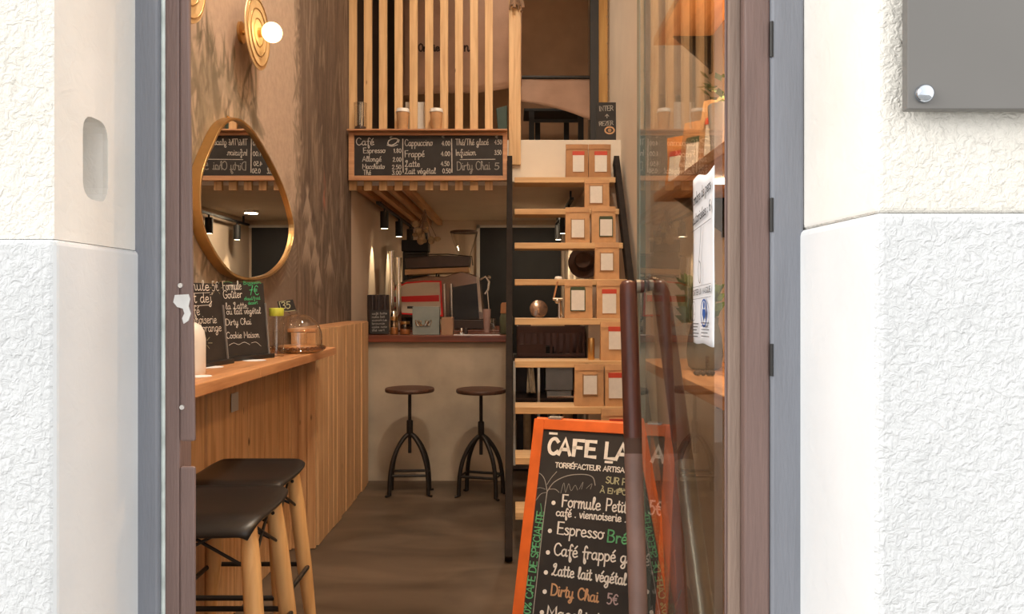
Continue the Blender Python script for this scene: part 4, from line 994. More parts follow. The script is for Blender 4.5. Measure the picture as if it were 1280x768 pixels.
def bar_slate():
    d = 6.02; pl = Plane(P(463, 417, d), (1,0,0), (0,.1,1))
    t = thing('table_slate', 'little chalk slate standing in front of the ribbed pot', 'chalkboard', P(475, 418, d))
    m = MB(); m.prism([pl.w(*pl.at(*c)) for c in ((463,417.6),(486,417.6),(486,388),(463,388))], pl.n*-.008); m.build('board', 'chalkboard', t, bevel=.001)
    w = MB()
    for k in range(6): write(w, pl, ['café latte', 'moka lait', 'cookie', 'brownie', 'cake noix', 'thé vert'][k], (465,393.5+4.2*k), (484-(k % 2)*3,393+4.2*k), 2.6, .003)
    w.build('chalk_lettering', 'chalk_grey', t)
    m = MB(); m.tube([pl.w(.07,.02,-.01), pl.w(.07,.0,-.06)], .004, 6); m.build('prop', 'iron', t)
bar_slate()
def jars():
    d = 6.06
    for i, (a, b, y0, mt, lab) in enumerate(((487.5, 498, 396, 'amber_glass', 'short amber glass jar with a brass lid by the slate'), (499.5, 513, 402, 'amber_glass', 'squat amber glass jar with a brass lid by the grey box'))):
        x0, x1 = X(a, d), X(b, d); c = Vector(((x0+x1)/2, d, BT)); r = (x1-x0)/2; h = Z(y0, d)-BT
        t = thing('sugar_jar', lab, 'jar', c, 'small amber jars on the bar')
        m = MB(); m.lathe([(r*.9,0),(r,.006),(r,h*.72),(r*.85,h*.8)], c, 20); m.build('glass_body', mt, t, smooth=40)
        m = MB(); m.lathe([(r*.9,h*.8),(r*.92,h*.82),(r*.92,h),(.0001,h)], c, 20); m.build('lid', 'gold_metal', t, smooth=40)
        m = MB(); m.lathe([(r*.85,.007),(r*.88,h*.4),(.0001,h*.42)], c, 16); m.build('sugar', 'amber', t)
    c = P(492, 392, 6.36); m = MB(); m.lathe([(.03,0),(.034,.01),(.036,.07),(.03,.08),(.034,.1)], (c.x, 6.36, BT), 18); m.lathe([(.033,.10),(.036,.15),(.02,.185),(.0001,.19)], (c.x, 6.36, BT), 18)
    o = m.build('milk_jug', 'chrome', smooth=50); tag(o, 'small chrome jug behind the amber jars', 'jug')
    # tall glasses on the left of the machine top
    for i, (px, y0, y1) in enumerate(((489.5, 314, 349), (498.5, 322, 351))):
        c = P(px, y1, 7.12); h = Z(y0, 7.12)-BT
        m = MB(); m.lathe([(.028,0),(.03,.004),(.03,h*.55),(.018,h*.66),(.02,h*.8),(.026,h),(.024,h)], (c.x, 7.12, BT), 18)
        o = m.build('syrup_bottle', 'chrome', smooth=50); tag(o, ['tall pale bottle left of the espresso machine', 'shorter pale bottle tight against the espresso machine'][i], 'bottle', 'pale bottles beside the espresso machine')
jars()
def grey_box():
    d = 6.0; t = thing('tea_box', 'grey green box leaning at the front of the bar', 'box', P(532, 418.5, d))
    m = MB(); m.box(X(515.5, d), X(549, d), d, d+.09, BT+.001, Z(383.5, d)); m.build('box_body', 'teal_box', t, bevel=.003)
    m = MB()
    for k in range(7):
        a = k*.9; m.tube([P(522+k*2.4+3*math.cos(a+q), 407+4*math.sin(a*2+q*1.3)-3, d-.008) for q in (0, 1, 2, 3, 4)], .0035, 6)
    m.build('silver_bow', 'chrome', t)
    d = 5.99; m = MB(); m.box(X(551.5, d), X(566, d), d, d+.12, BT+.001, Z(397, d)); m.build('carton', 'cardboard', bevel=.002)
    tag(bpy.data.objects['carton'], 'plain brown carton on the bar beside the grey green box', 'box')
    d = 5.96; m = MB(); m.box(X(567, d), X(625, d), d-.02, d+.02, BT+.0005, BT+.005); o = m.build('bar_mat', 'paper_white'); tag(o, 'white strip of paper along the front edge of the bar', 'paper')
    for i, px in enumerate((577, 582.5)):
        m = MB(); c = (X(px, 5.99), 5.99, BT+.0055); m.lathe([(.012,0),(.016,.01),(.016,.045),(.014,.05)], c, 14); o = m.build('shot_glass', ['chrome', 'jar_dark'][i], smooth=40); tag(o, ['small shiny shot glass on the white paper', 'small dark shot glass on the white paper'][i], 'glass', 'shot glasses on the bar')
    d = 6.40; c = (X(608.5, d), d, BT); m = MB(); m.lathe([(.024,0),(.026,.01),(.034,.20),(.032,.20),(.022,.012)], c, 20); o = m.build('tumbler', 'pink_tumbler', smooth=40); tag(o, 'dusky pink tumbler right of the espresso machine', 'tumbler')
    d = 6.2; c = Vector((X(636, d)-.02, d, BT)); t = thing('syrup_jug', 'olive jar with a tan top behind the ladder rail', 'jar', c)
    m = MB(); m.lathe([(.05,0),(.056,.01),(.056,.13),(.045,.165)], c, 24); m.build('jar_body', 'bottle_green', t, smooth=40)
    m = MB(); m.lathe([(.046,.166),(.05,.17),(.046,.24),(.036,.255),(.0001,.257)], c, 24); m.build('lid', 'tan_cap', t, smooth=40)
    d = 6.1; c = Vector((X(617, d), d, BT)); m = MB(); m.lathe([(.02,0),(.022,.006),(.022,.12),(.016,.13)], c, 16); o = m.build('glass_bottle', 'thin_glass', smooth=40); tag(o, 'clear little glass bottle beside the steam wand', 'bottle')
grey_box()

# ================================================================== KITCHEN CEILING: beams, track spots, back door
for i, (xa, za) in enumerate(((-1.225, 2.325), (-1.10, 2.325), (-.975, 2.325), (-.85, 2.325))):
    m = MB(); m.box(xa-.028, xa+.028, 6.085, 8.98, 2.30, 2.358)
    o = m.build('ceiling_beam', 'pine_y', bevel=.003)
    tag(o, ['wooden beam under the kitchen ceiling tight to the side wall', 'wooden beam under the kitchen ceiling just above the black track', 'wooden beam third from the side wall under the kitchen ceiling', 'wooden beam farthest from the side wall under the kitchen ceiling'][i], 'beam', 'wooden beams under the kitchen ceiling', kind='structure')
def track(x, ds, label, flip):
    z = 2.262
    t = thing('track_light', label, 'track light', (x, (ds[0]+ds[-1])/2, z), 'black ceiling track lights in the kitchen')
    m = MB(); m.box(x-.016, x+.016, ds[0]-.35, ds[-1]+.35, z, z+.022)
    for q in (ds[0]-.2, ds[-1]+.2): m.box(x-.008, x+.008, q-.01, q+.01, z+.022, 2.299 if not flip else 2.358)
    m.build('rail', 'black_matte', t)
    for d in ds:
        h = MB(); h.cyl((x, d, z), (x, d, z-.03), .008, n=10); h.cyl((x, d, z-.028), (x, d, z-.185), .038, n=22)
        s = h.build('spot_head', 'black_matte', t, smooth=40)
        g = MB(); g.lathe([(.030,-.1862),(.0001,-.1862)], (x, d, z), 18); g.build('lens', 'spot_glow', s)
        L = bpy.data.lights.new('track_spot', 'SPOT'); L.energy = SPOT_E; L.color = (1,.80,.52); L.spot_size = math.radians(40); L.spot_blend = .5; L.shadow_soft_size = .012
        lo = bpy.data.objects.new('track_spot_lamp', L); COL.objects.link(lo); lo.location = (x, d, z-.19); lo.rotation_euler = (0, (.30 if flip else -.30)*-1, 0)
SPOT_E = 24
track(-1.175, (7.0, 7.9, 8.75), 'black track with spots along the left kitchen ceiling', False)
track(.505, (6.75, 7.52, 8.29), 'black track with spots along the right kitchen ceiling', True)
m = MB(); m.box(X(600, 8.98), .575, 8.955, 8.995, 0, Z(285, 8.98)); 
t = thing('door_2', 'dark doorway leaf in the kitchen back wall', None, (0, 8.98, 0), kind='structure'); m.build('leaf', 'dark_door', t)
m = MB(); m.box(X(600,8.98)-.04, X(600,8.98), 8.95, 8.996, 0, Z(283,8.98)+.02); m.box(X(600,8.98)-.04, .61, 8.95, 8.996, Z(285,8.98), Z(285,8.98)+.03); m.build('door_frame', 'white_paint', t)
def dried():
    t = thing('hanging_dried_flowers', 'bunch of dried flowers hanging under the wooden beams', 'dried flowers', P(535, 285, 6.7))
    r = random.Random(4); m = MB(); s = MB(); top = P(531, 262, 6.7)
    for k in range(16):
        c = P(r.uniform(516, 549), r.uniform(279, 303), 6.7+r.uniform(-.12, .12)); m.sphere(c, r.uniform(.016, .038), 9, 6, r.uniform(.6, 1.2)); s.tube([top, top.lerp(c, .5)+Vector((0,0,-.02)), c], .003, 5)
    m.build('flower_heads', 'dried_flower', t, smooth=True); s.build('stems', 'wicker', t)
dried()

# ================================================================== SLAT SCREEN, MENU, LEDGE THINGS
def slats():
    d = 5.97
    t = thing('slat_screen', 'vertical pine slat screen in front of the mezzanine', 'slat screen', (X(526, d), d, Z(238, d)))
    for i, px in enumerate((440.6, 459.6, 478.5, 498, 516.7, 536.2, 555, 573.6, 592.5, 611)):
        m = MB(); w = 9.8*d/F/2; x = X(px, d); m.box(x-w, x+w, d, d+.035, Z(238, d), 4.9); m.build('slat', 'pine', t, bevel=.002)
    m = MB(); m.box(X(434, d), X(634, d), d+.0355, d+.065, Z(231, d), Z(226, d)); m.build('batten', 'white_fascia', t)
    m = MB(); m.box(X(434, d), X(634, d), d+.0355, d+.075, 4.6, 4.66); m.build('batten', 'pine_x', t)
slats()
def post():
    d = 6.012; t = thing('newel_post', 'square pine post at the head of the ladder', 'post', (X(643.5, d), d, Z(206, d)))
    m = MB(); m.box(X(636, d), X(651, d), d, d+.04, Z(206, d), 4.9); m.build('shaft', 'pine', t, bevel=.004)
    m = MB()
    for k in range(12):
        a = k*.9; m.tube([P(637+k*1.6, 12-6*abs(math.sin(a)), d-.05+.03*math.cos(a)), P(640+k, -12, d-.04), P(634+k*2, -40, d-.06)], .008, 6)
    m.sphere(P(652, 14, d-.03), .012, 8, 6)
    m.build('dried_garland', 'wicker', t)['label'] = 'brown dried garland tied round the post'
post()
def menu():
    d = 5.905; pl = Plane(P(536, 195, d), (1,0,0), (0,0,1))
    t = thing('menu_chalkboard', 'long framed chalkboard drinks menu on the slat screen', 'menu board', P(536, 227, d))
    x0, x1, z0, z1 = X(436, d), X(634, d), Z(226, d), Z(166, d)
    a, b, c, e = X(443, d), X(628.5, d), Z(220, d), Z(169.5, d)
    f = MB(); f.box(x0, a, d-.015, d+.03, z0, z1); f.box(b, x1, d-.015, d+.03, z0, z1); f.box(a, b, d-.015, d+.03, z0, c); f.box(a, b, d-.015, d+.03, e, z1)
    f.build('frame', 'frame_wood', t, bevel=.003)
    m = MB(); m.box(a, b, d-.0, d+.02, c, e); m.build('board', 'chalkboard', t)
    s = MB(); s.box(x0, x1, d-.08, d+.06, z1+.001, z1+.013); s.build('shelf_top', 'frame_wood', t, bevel=.002)
    w = MB(); W = .0048
    T = lambda s_, p, q, cap, ww=W, mb=w: write(mb, pl, s_, p, q, cap, ww)
    T('Café', (445,181.5), (468,181.5), 9, .006); T('Espresso', (454,191.5), (482,191), 6.5); T('1.80', (492,191), (502,191), 5)
    T('Allongé', (453,202), (477,202), 6.5); T('2.00', (491,202), (502,202), 5); T('Macchiato', (453,211), (481,211), 6); T('2.50', (490,211.5), (502,211.5), 5)
    T('Thé', (454,218.7), (464,218.7), 6); T('3.00', (490,218.5), (502,218.5), 5)
    line(w, pl, [(503.5,174),(503.5,196),(504,215.5)], .007); line(w, pl, [(564.5,174),(564.8,195),(565,215.5)], .007)
    line(w, pl, [(484,181.5),(490,183),(497,181)], .006); line(w, pl, [(486,176),(485,180),(490,181.5),(496,178),(497,174),(491,173.5),(486,176)], .008); line(w, pl, [(497,175),(499,175),(498,178)], .006)
    T('Cappuccino', (506,182.5), (541,182), 8); T('4.00', (552,182), (563,182), 5.5); T('Frappé', (506,196.5), (531,196), 8); T('4.00', (551,195), (563,195), 5.5)
    T('£atte', (506,208.5), (525,208.5), 7.5); T('4.50', (551,207.5), (562,207.5), 5.5); T('£ait végétal', (506,217.5), (545,217), 7); T('0.50', (553,216.5), (564,216.5), 5.5)
    T('Thé/Thé glacé', (569.5,181.5), (611,181), 7.5); T('4.50', (618,180.5), (627.5,180.5), 5.5); T('Infusion', (569.5,194.5), (595,194), 7.5); T('3.50', (618,193.5), (627,193.5), 5.5)
    line(w, pl, [(575,199.6),(597,199.4),(619,199.2)], .005)
    w.build('chalk_lettering', 'chalk_soft', t)
    g = MB(); T('Dirty Chai', (571,213), (613,212), 10.5, .0055, g); T('5', (618,212), (625,212), 8, .0065, g); T('€', (487,171.5+2), (491,173.5), 3, .004, g); T('€', (552,172.5), (556,172.5), 3, .004, g); T('€', (619,172.8), (623,172.8), 3, .004, g)
    g.build('chalk_lettering', 'chalk_grey', t)['label'] = 'fainter grey chalk lettering'
    return z1+.0135
LZ = menu()
def paper_cup(px, label):
    d = 5.865; c = Vector((X(px, d), d, LZ)); h = Z(136.5, d)-LZ
    t = thing('paper_cup', label, 'cup', c, 'kraft paper cups on the menu shelf')
    m = MB(); m.lathe([(.036,0),(.037,.004),(.050,h*.82)], c, 24); m.build('cup_body', 'kraft', t, smooth=40)
    m = MB(); m.lathe([(.0535,h*.82),(.0545,h*.86),(.050,h*.90),(.048,h),(.0001,h-.004)], c, 24); m.build('lid', 'ceramic_white', t, smooth=40)
    return t
pc = paper_cup(503.5, 'kraft paper cup with a white lid nearer the glass jar')
dup(pc, (X(545.5, 5.865), 5.865, LZ), 'kraft paper cup with a white lid farther from the glass jar')
def straw_jar():
    d = 5.865; c = Vector((X(450.5, d), d, LZ)); t = thing('straw_jar', 'clear jar holding one metal straw on the menu shelf', 'jar', c)
    m = MB(); m.lathe([(.044,0),(.046,.006),(.046,.14),(.050,.205)], c, 26); m.build('glass_body', 'thin_glass', t, smooth=40)
    m = MB(); m.cyl(c+Vector((.01,0,.008)), c+Vector((.012,.02,.21)), .006, n=10); m.build('metal_straw', 'chrome', t)
    m = MB(); m.lathe([(.042,.007),(.042,.022),(.0001,.023)], c, 20); m.build('beans', 'felt_brown', t)
straw_jar()
d = 5.93; m = MB(); m.box(X(506.5, 6.12), X(532, 6.12), 6.13, 6.2, 2.696, Z(127.5, 6.13)); o = m.build('white_carton', 'label_white', bevel=.003); tag(o, 'pale carton behind the slats between the two paper cups', 'box')

# ================================================================== MEZZANINE THINGS
def sack(name, label, fn, text=None):
    m = MB(); m.grid(fn, 24, 12); return m
def sacks():
    d = 6.9
    t = thing('hanging_sack', 'brown hessian coffee sack hung behind the slats', 'sack', P(575, 118, d), 'hessian coffee sacks hung in the mezzanine')
    def fn(u, v):
        px = 502+u*150; bot = 119-3*math.sin(u*PI)-12*max(0, u-.6)**1.3/.3; top = -40
        return P(px, bot+(top-bot)*v, d-.06*math.sin(u*PI)-.02*math.sin(u*14)*(1-v))
    m = MB(); m.grid(fn, 30, 14); m.build('cloth', 'hessian', t, smooth=True, solid=.012)
    pl = Plane(P(560, 60, d-.125), (1,0,0), (0,0,1)); w = MB()
    write(w, pl, 'Or', (523,64), (533,64), 9, .014); write(w, pl, 'ie', (542,64), (550,63.5), 9, .014); write(w, pl, 'n', (580,64), (587,64), 12, .014)
    w.build('stencil_letters', 'stencil', t)
    d2 = 7.3
    t = thing('hanging_sack', 'brown hessian sack with a slanting hem right of the post', 'sack', P(698, 150, d2), 'hessian coffee sacks hung in the mezzanine')
    def fn2(u, v):
        bot = 125+u*26-4*math.sin(u*PI); px = 640+u*(102-4*(v)); top = 97
        return P(px, bot+(top-bot)*v, d2-.03*math.sin(u*9)*(1-v)-.05*(1-v))
    m = MB(); m.grid(fn2, 24, 10); m.build('cloth', 'hessian', t, smooth=True, solid=.012)
    m = MB(); m.cyl(P(636, 97, d2), P(742, 97, d2), .018, n=12); m.build('hanging_rod', 'iron', t)
sacks()
def mezz():
    d = 7.9; z0 = 2.691; zt = Z(139, d)
    t = thing('mezzanine_table', 'black metal table up on the mezzanine', 'table', (X(690, d), d+.2, z0))
    m = MB(); m.box(X(655, d), X(733, d), d, d+.45, zt, zt+.03); m.build('table_top', 'black_matte', t, bevel=.004)
    for px, dd in ((664.5, .02), (726, .02), (672, .42), (708, .42)):
        m = MB(); x = X(px, d+dd); m.box(x-.028, x+.028, d+dd-.02, d+dd+.02, z0, zt-.001); m.build('leg', 'black_matte', t)
    m = MB(); m.box(X(668, d), X(723, d), d+.01, d+.03, Z(152.5, d), Z(149, d)); m.build('stretcher', 'black_matte', t)
    d = 6.75; m = MB(); m.box(X(738, d), X(748.5, d), d, d+.06, 2.691, RZ-.01); o = m.build('support_pole', 'black_matte'); tag(o, 'black square pole standing on the mezzanine', 'pole')
    d = 6.9; m = MB(); m.box(X(747, d), XR-.002, d, d+.03, 2.692, RZ-.02); o = m.build('gold_panel', 'gold_wood'); tag(o, 'golden wood panel at the right of the mezzanine', 'panel')
    t = thing('hanging_vine', 'thin trailing dried vine hanging on the golden panel', 'vine', P(765, 118, 6.88)); m = MB(); r = random.Random(9)
    m.tube([P(764+3*math.sin(k*.9), -10+k*9, 6.875) for k in range(15)], .006, 6); m.build('stem', 'wicker', t)
    m = MB()
    for k in range(34):
        c = P(764+r.uniform(-4, 4), -8+k*3.8, 6.872); a = Vector((r.uniform(-1, 1), -.1, r.uniform(-1, 1))).normalized()*.03; b = a.cross(Vector((0,1,0)))*.45
        m.add([c, c+a*.5+b, c+a, c+a*.5-b], [(0,1,2,3)])
    m.build('leaves', 'dried_flower', t)
    d = 6.35; pl = Plane(P(745, 176.5, d), (1,0,0), (0,.04,1))
    t = thing('cafe_slate', 'small chalk sign with a coffee cup at the mezzanine edge', 'sign', P(757, 177, d))
    m = MB(); m.prism([pl.w(*pl.at(*c)) for c in ((745,177),(770,177),(770,128),(745,128))], pl.n*-.012); m.build('board', 'chalkboard', t)
    w = MB(); write(w, pl, 'INTER', (749,139), (767,138), 6, .006); write(w, pl, '^', (756,149), (762,149), 6, .005); write(w, pl, 'REZER', (749,157.5), (767,156), 5, .005); w.build('chalk_lettering', 'chalk_grey', t)
    w = MB(); q = pl.at(762, 163); ribbon(w, pl, [(q[0]+.038*math.cos(k*PI/10), q[1]+.028*math.sin(k*PI/10)) for k in range(21)], .012); w.build('cup_rim', 'chalk_tan', t)
    w = MB(); dot(w, pl, q, .016, .0016); w.build('cup_coffee', 'label_brown', t)
    d = 6.5; m = MB(); m.prism([P(620,112,d), P(634,108,d), P(634,165,d), P(628,165,d), P(622,135,d)], (0,.05,0)); o = m.build('folded_parasol', 'dark_green', bevel=.004); tag(o, 'dark green folded canvas leaning beside the pine post', 'canvas')
    o.location.z = 2.6955
mezz()

# ================================================================== LADDER AND COFFEE BAGS
LB, LR, LH = 4.1, 2.0, 2.70        # foot depth, run, rise
def lad(tt, x, off=0): return Vector((x, LB+LR*tt, LH*tt+off))
TT = [.086+.0985*i for i in range(9)]       # tread positions along the flight
LXL, LXR = .004, .815
def ladder():
    t = thing('ladder_stair', 'steep open ladder with dark rails and pine treads', 'ladder', (.4, LB, 0))
    dirv = Vector((0, LR, LH)).normalized(); nrm = Vector((0, -LH, LR)).normalized(); xv = Vector((1,0,0))
    L = math.hypot(LR, LH)
    for x in (LXL-.022, LXR):
        m = MB(); m.obox(lad(.468, x), (.021, .927*L/2, .05), (xv, dirv, nrm)); m.build('rail', 'stringer_metal', t, bevel=.003)
    for tt in TT:
        y = LB+LR*tt; z = LH*tt
        m = MB(); m.box(LXL+.0145, LXR-.0225, y-.03, y+.20, z-.042, z); m.build('tread', 'pine_x', t, bevel=.003)
    return t
ladder()
def tread_z(i): return LH*TT[i]
def bag(name_px, i, ytop, lab_px, lab_y, band, label, kmat='kraft', group='kraft coffee bags standing on the ladder treads', dy=.04):
    d = LB+LR*TT[i]-.03+dy
    x0, x1 = X(name_px[0], d), X(name_px[1], d); z0 = tread_z(i)+.001; z1 = Z(ytop, d); cx = (x0+x1)/2; w = (x1-x0)/2; h = z1-z0
    t = thing('coffee_bag', label, 'coffee bag', (cx, d+.04, z0), group)
    def ring(f):
        dep = .042*(1-.78*f**1.5); ww = w*(1-.03*math.sin(f*PI))
        return [(cx-ww, d, ), ]
    m = MB(); vs = []; nz = 8; lv = []
    for k in range(nz+1):
        f = k/nz; dep = .080*(1-.80*max(0, f-.25)**1.2/.75**1.2*.98); z = z0+h*f; bul = .006*math.sin(f*PI)
        ww = w*(1-.02*math.sin(f*PI)); yf = d+.012*f
        lv.append([(cx-ww, yf+.006, z), (cx-ww*.5, yf-bul, z), (cx, yf-bul*1.2, z), (cx+ww*.5, yf-bul, z), (cx+ww, yf+.006, z), (cx+ww, yf+dep, z), (cx, yf+dep+bul, z), (cx-ww, yf+dep, z)])
    for q in lv: vs += q
    n = 8; fs = [tuple(range(n))[::-1], tuple(nz*n+k for k in range(n))]
    for a in range(nz):
        for k in range(n): fs.append((a*n+k, a*n+(k+1) % n, (a+1)*n+(k+1) % n, (a+1)*n+k))
    m.add(vs, fs); m.build('pouch', kmat, t, smooth=35)
    f = MB(); f.box(cx-w*.98, cx+w*.98, d+.0035, d+.0065, z1-h*.15, z1-h*.135); f.build('seal_fold', 'kraft_dark', t)
    l0, l1 = X(lab_px[0], d), X(lab_px[1], d); zb, zt = Z(lab_y[1], d), Z(lab_y[0], d)
    yl = d-.0078
    g = MB(); g.box(l0, l1, yl, yl+.0165, zb, zt); lo = g.build('label', 'label_white', t); lo['label'] = 'white paper label'
    e = .006
    if band in ('label_red', 'label_green'):
        b = MB(); b.box(l0-.003, l1+.003, yl-.0012, yl+.012, zt-.002, zt+(.028 if band == 'label_red' else .02)); b.build('label_band', band, lo)['label'] = {'label_red': 'red label header', 'label_green': 'dark green label header'}[band]
    if band in ('label_green', 'label_brown'):
        b = MB(); b.box(l0-e, l0, yl-.001, yl+.012, zb-e, zt+.01); b.box(l1, l1+e, yl-.001, yl+.012, zb-e, zt+.01); b.box(l0, l1, yl-.001, yl+.012, zb-e, zb)
        if band == 'label_brown': b.box(l0, l1, yl-.001, yl+.012, zt, zt+e)
        b.build('label_border', band, lo)
    return t
B = bag
B((707.5,735.5), 8, 180, (716,730), (194,215), 'label_red', 'kraft coffee bag with a red topped label, on the highest tread away from the wall', 'kraft_dark')
B((736,764), 8, 180, (743.5,758.5), (194,215), 'label_red', 'kraft coffee bag with a red topped label, on the highest tread against the wall', 'kraft_dark')
B((731,762), 7, 224, (737.5,752.5), (233,254), 'label_brown', 'single kraft coffee bag on the second tread from the top')
B((707,737.5), 6, 259, (714.5,730), (275,297), 'label_brown', 'kraft coffee bag with a plain brown edged label on the third tread from the top')
B((739.5,770), 6, 258, (750,765), (274,295), 'label_green', 'kraft coffee bag with a dark green topped label on the third tread from the top')
B((744,774.5), 5, 303, (751,766), (317,338), 'label_brown', 'single kraft coffee bag beside the hanging hat')
B((706,741), 4, 351, (714,730.5), (362.5,388), 'label_green', 'broad kraft coffee bag with a dark green topped label beside the chrome lever tool')
B((746,778), 4, 351, (753,770), (367,392), 'label_red', 'kraft coffee bag with a red topped label next to the top of the door handle')
B((751,788), 3, 403, (761,777), (414,437), 'label_red', 'single kraft coffee bag with a red topped label beside the brown crate')
B((718.5,755), 2, 456, (729.5,746), (469.5,493), 'label_brown', 'kraft coffee bag with a plain brown edged label on the tread over the sidewalk board')
B((756.5,794), 2, 456, (761,782), (472,498), 'label_red', 'kraft coffee bag with a red topped label on the tread over the sidewalk board')
B((752,794), 1, 512, (762,780), (530,555), 'label_red', 'kraft coffee bag mostly hidden behind the sidewalk board top')
# things seen between the treads
def hat():
    d = 6.10; t = thing('hanging_hat', 'brown felt hat hanging behind the ladder', 'hat', P(729, 345, d))
    m = MB(); c = P(731, 328, d); ax = Vector((-.25,-1,.15)).normalized()
    m.lathe([(.0001,.0),(.125,.002),(.135,.008),(.125,.014),(.078,.016),(.074,.07),(.062,.10),(.0001,.092)], c, 30, ax); m.build('hat_body', 'felt_brown', t, smooth=50)
    m = MB(); m.lathe([(.0755,.02),(.0775,.03),(.0745,.045)], c, 30, ax, caps=False); m.build('hat_band', 'black_matte', t, smooth=True)
    m = MB(); m.cyl(c+Vector((0,.001,0)), c+Vector((0,.058,0)), .008, n=8); m.build('peg', 'pine', t)
hat()
def cabinet():
    d = 6.28; x0, x1 = .01, .612; zt = Z(447, d)
    t = thing('back_cabinet', 'open white kitchen cabinet behind the ladder', 'cabinet', (.43, d, 0))
    m = MB(); m.box(x0, x1, d, d+.5, zt-.03, zt); m.box(x0, x1, d, d+.5, .02, .05); m.box(x0, x1, d+.02, d+.48, zt-.36, zt-.34)
    m.box(x0+.03, x1-.03, d+.49, d+.5, .05, zt-.03); m.build('shelf', 'dark_tray', t)
    m = MB()
    for x in (x0, X(672, d), x1-.02): m.box(x, x+.02, d, d+.49, .05, zt-.03)
    m.build('upright', 'white_paint', t)
    return zt
CZ = cabinet()
def crate():
    d = 6.30; x0, x1 = X(648, d), X(731, d); z0 = CZ; z1 = Z(408, d)
    t = thing('plastic_crate', 'dark brown slotted plastic crate on the cabinet behind the ladder', 'crate', ((x0+x1)/2, d, z0))
    m = MB(); n = 10; w = (x1-x0)/n; h = z1-z0
    for k in range(n+1):
        x = x0+k*w*.985; m.box(x-.010, x+.012, d, d+.012, z0+.005, z1-.02)
    m.box(x0-.012, x1, d-.004, d+.016, z1-.055, z1); m.box(x0-.012, x1, d-.004, d+.016, z0+.002, z0+.03); m.box(x0-.012, X(682, d), d-.002, d+.014, z0+.03, z0+h*.42)
    m.build('slotted_side', 'crate_plastic', t, bevel=.002)
    m = MB(); m.box(x0-.012, x0-.002, d+.017, d+.36, z0+.002, z1); m.box(x1-.01, x1, d+.017, d+.36, z0+.002, z1); m.box(x0-.001, x1-.011, d+.35, d+.36, z0+.002, z1); m.box(x0-.001, x1-.011, d+.017, d+.349, z0+.002, z0+.012); m.build('crate_body', 'crate_plastic', t)
    m = MB(); m.box(x0+.02, x0+.30, d+.10, d+.30, z0+.0125, z0+.08); m.build('dark_liner', 'black_matte', t)
    m = MB(); dd = LB+LR*TT[3]+.07; m.lathe([(.020,0),(.022,.006),(.022,.13),(.019,.142),(.0001,.143)], (X(739, dd), dd, tread_z(3)+.001), 22); o = m.build('brass_canister', 'gold_metal', smooth=40); tag(o, 'pale brass canister on the ladder tread beside the brown crate', 'canister')
    m = MB(); a = P(664, 405.5, d-.02); m.box(X(664,d), X(706,d), d+.02, d+.10, z1+.0005, z1+.008); m.box(X(696,d), X(701,d), d+.02, d+.04, z1+.0085, z1+.03); o = m.build('wooden_spatula', 'pine_x'); tag(o, 'flat wooden spatula lying across the brown crate', 'spatula')
crate()
def tools():
    z = tread_z(4); d = LB+LR*TT[4]+.06
    t = thing('lever_tool', 'chrome lever press with a raised handle on the ladder tread', 'lever press', (X(697, d), d, z))
    m = MB(); a = P(695, 376, d); m.lathe([(.026,.001),(.026,.007)], (X(700,d), d+.01, z), 18); m.cyl((X(699,d), d, z+.006), (X(699,d), d, Z(376, d)), .009, n=12); m.cyl((X(703,d), d+.03, z+.006), (X(699,d), d, Z(374, d)), .007, n=12); m.sphere(P(696.5, 376.5, d), .019, 14, 10); m.cyl(P(691,374,d), P(703,374,d), .010, n=12); m.build('frame', 'chrome', t, smooth=50)
    m = MB(); m.cyl(P(692, 374, d), P(697, 352, d), .006, .007, n=12); m.build('lever', 'tan_cap', t, smooth=50)
    m = MB(); c = P(672, 395, d+.02); m.lathe([(.058,0),(.062,.003),(.062,.010),(.058,.013),(.0001,.016)], Vector((X(673.5,d), d+.05, z+.045)), 34, Vector((.1,-1,.25)).normalized()); 
    o = m.build('round_plate', 'brown_steel', smooth=40); tag(o, 'dull metal round plate leaning on the ladder tread left of the lever press', 'plate')
    o.location.z = z+.001
    d = LB+LR*TT[5]+.05; m = MB(); m.lathe([(.026,0),(.028,.006),(.022,.02),(.0001,.022)], (X(698,d), d, tread_z(5)+.001), 18); o = m.build('white_dish', 'ceramic_white', smooth=40); tag(o, 'tiny white dish on the tread below the hat', 'dish')
tools()
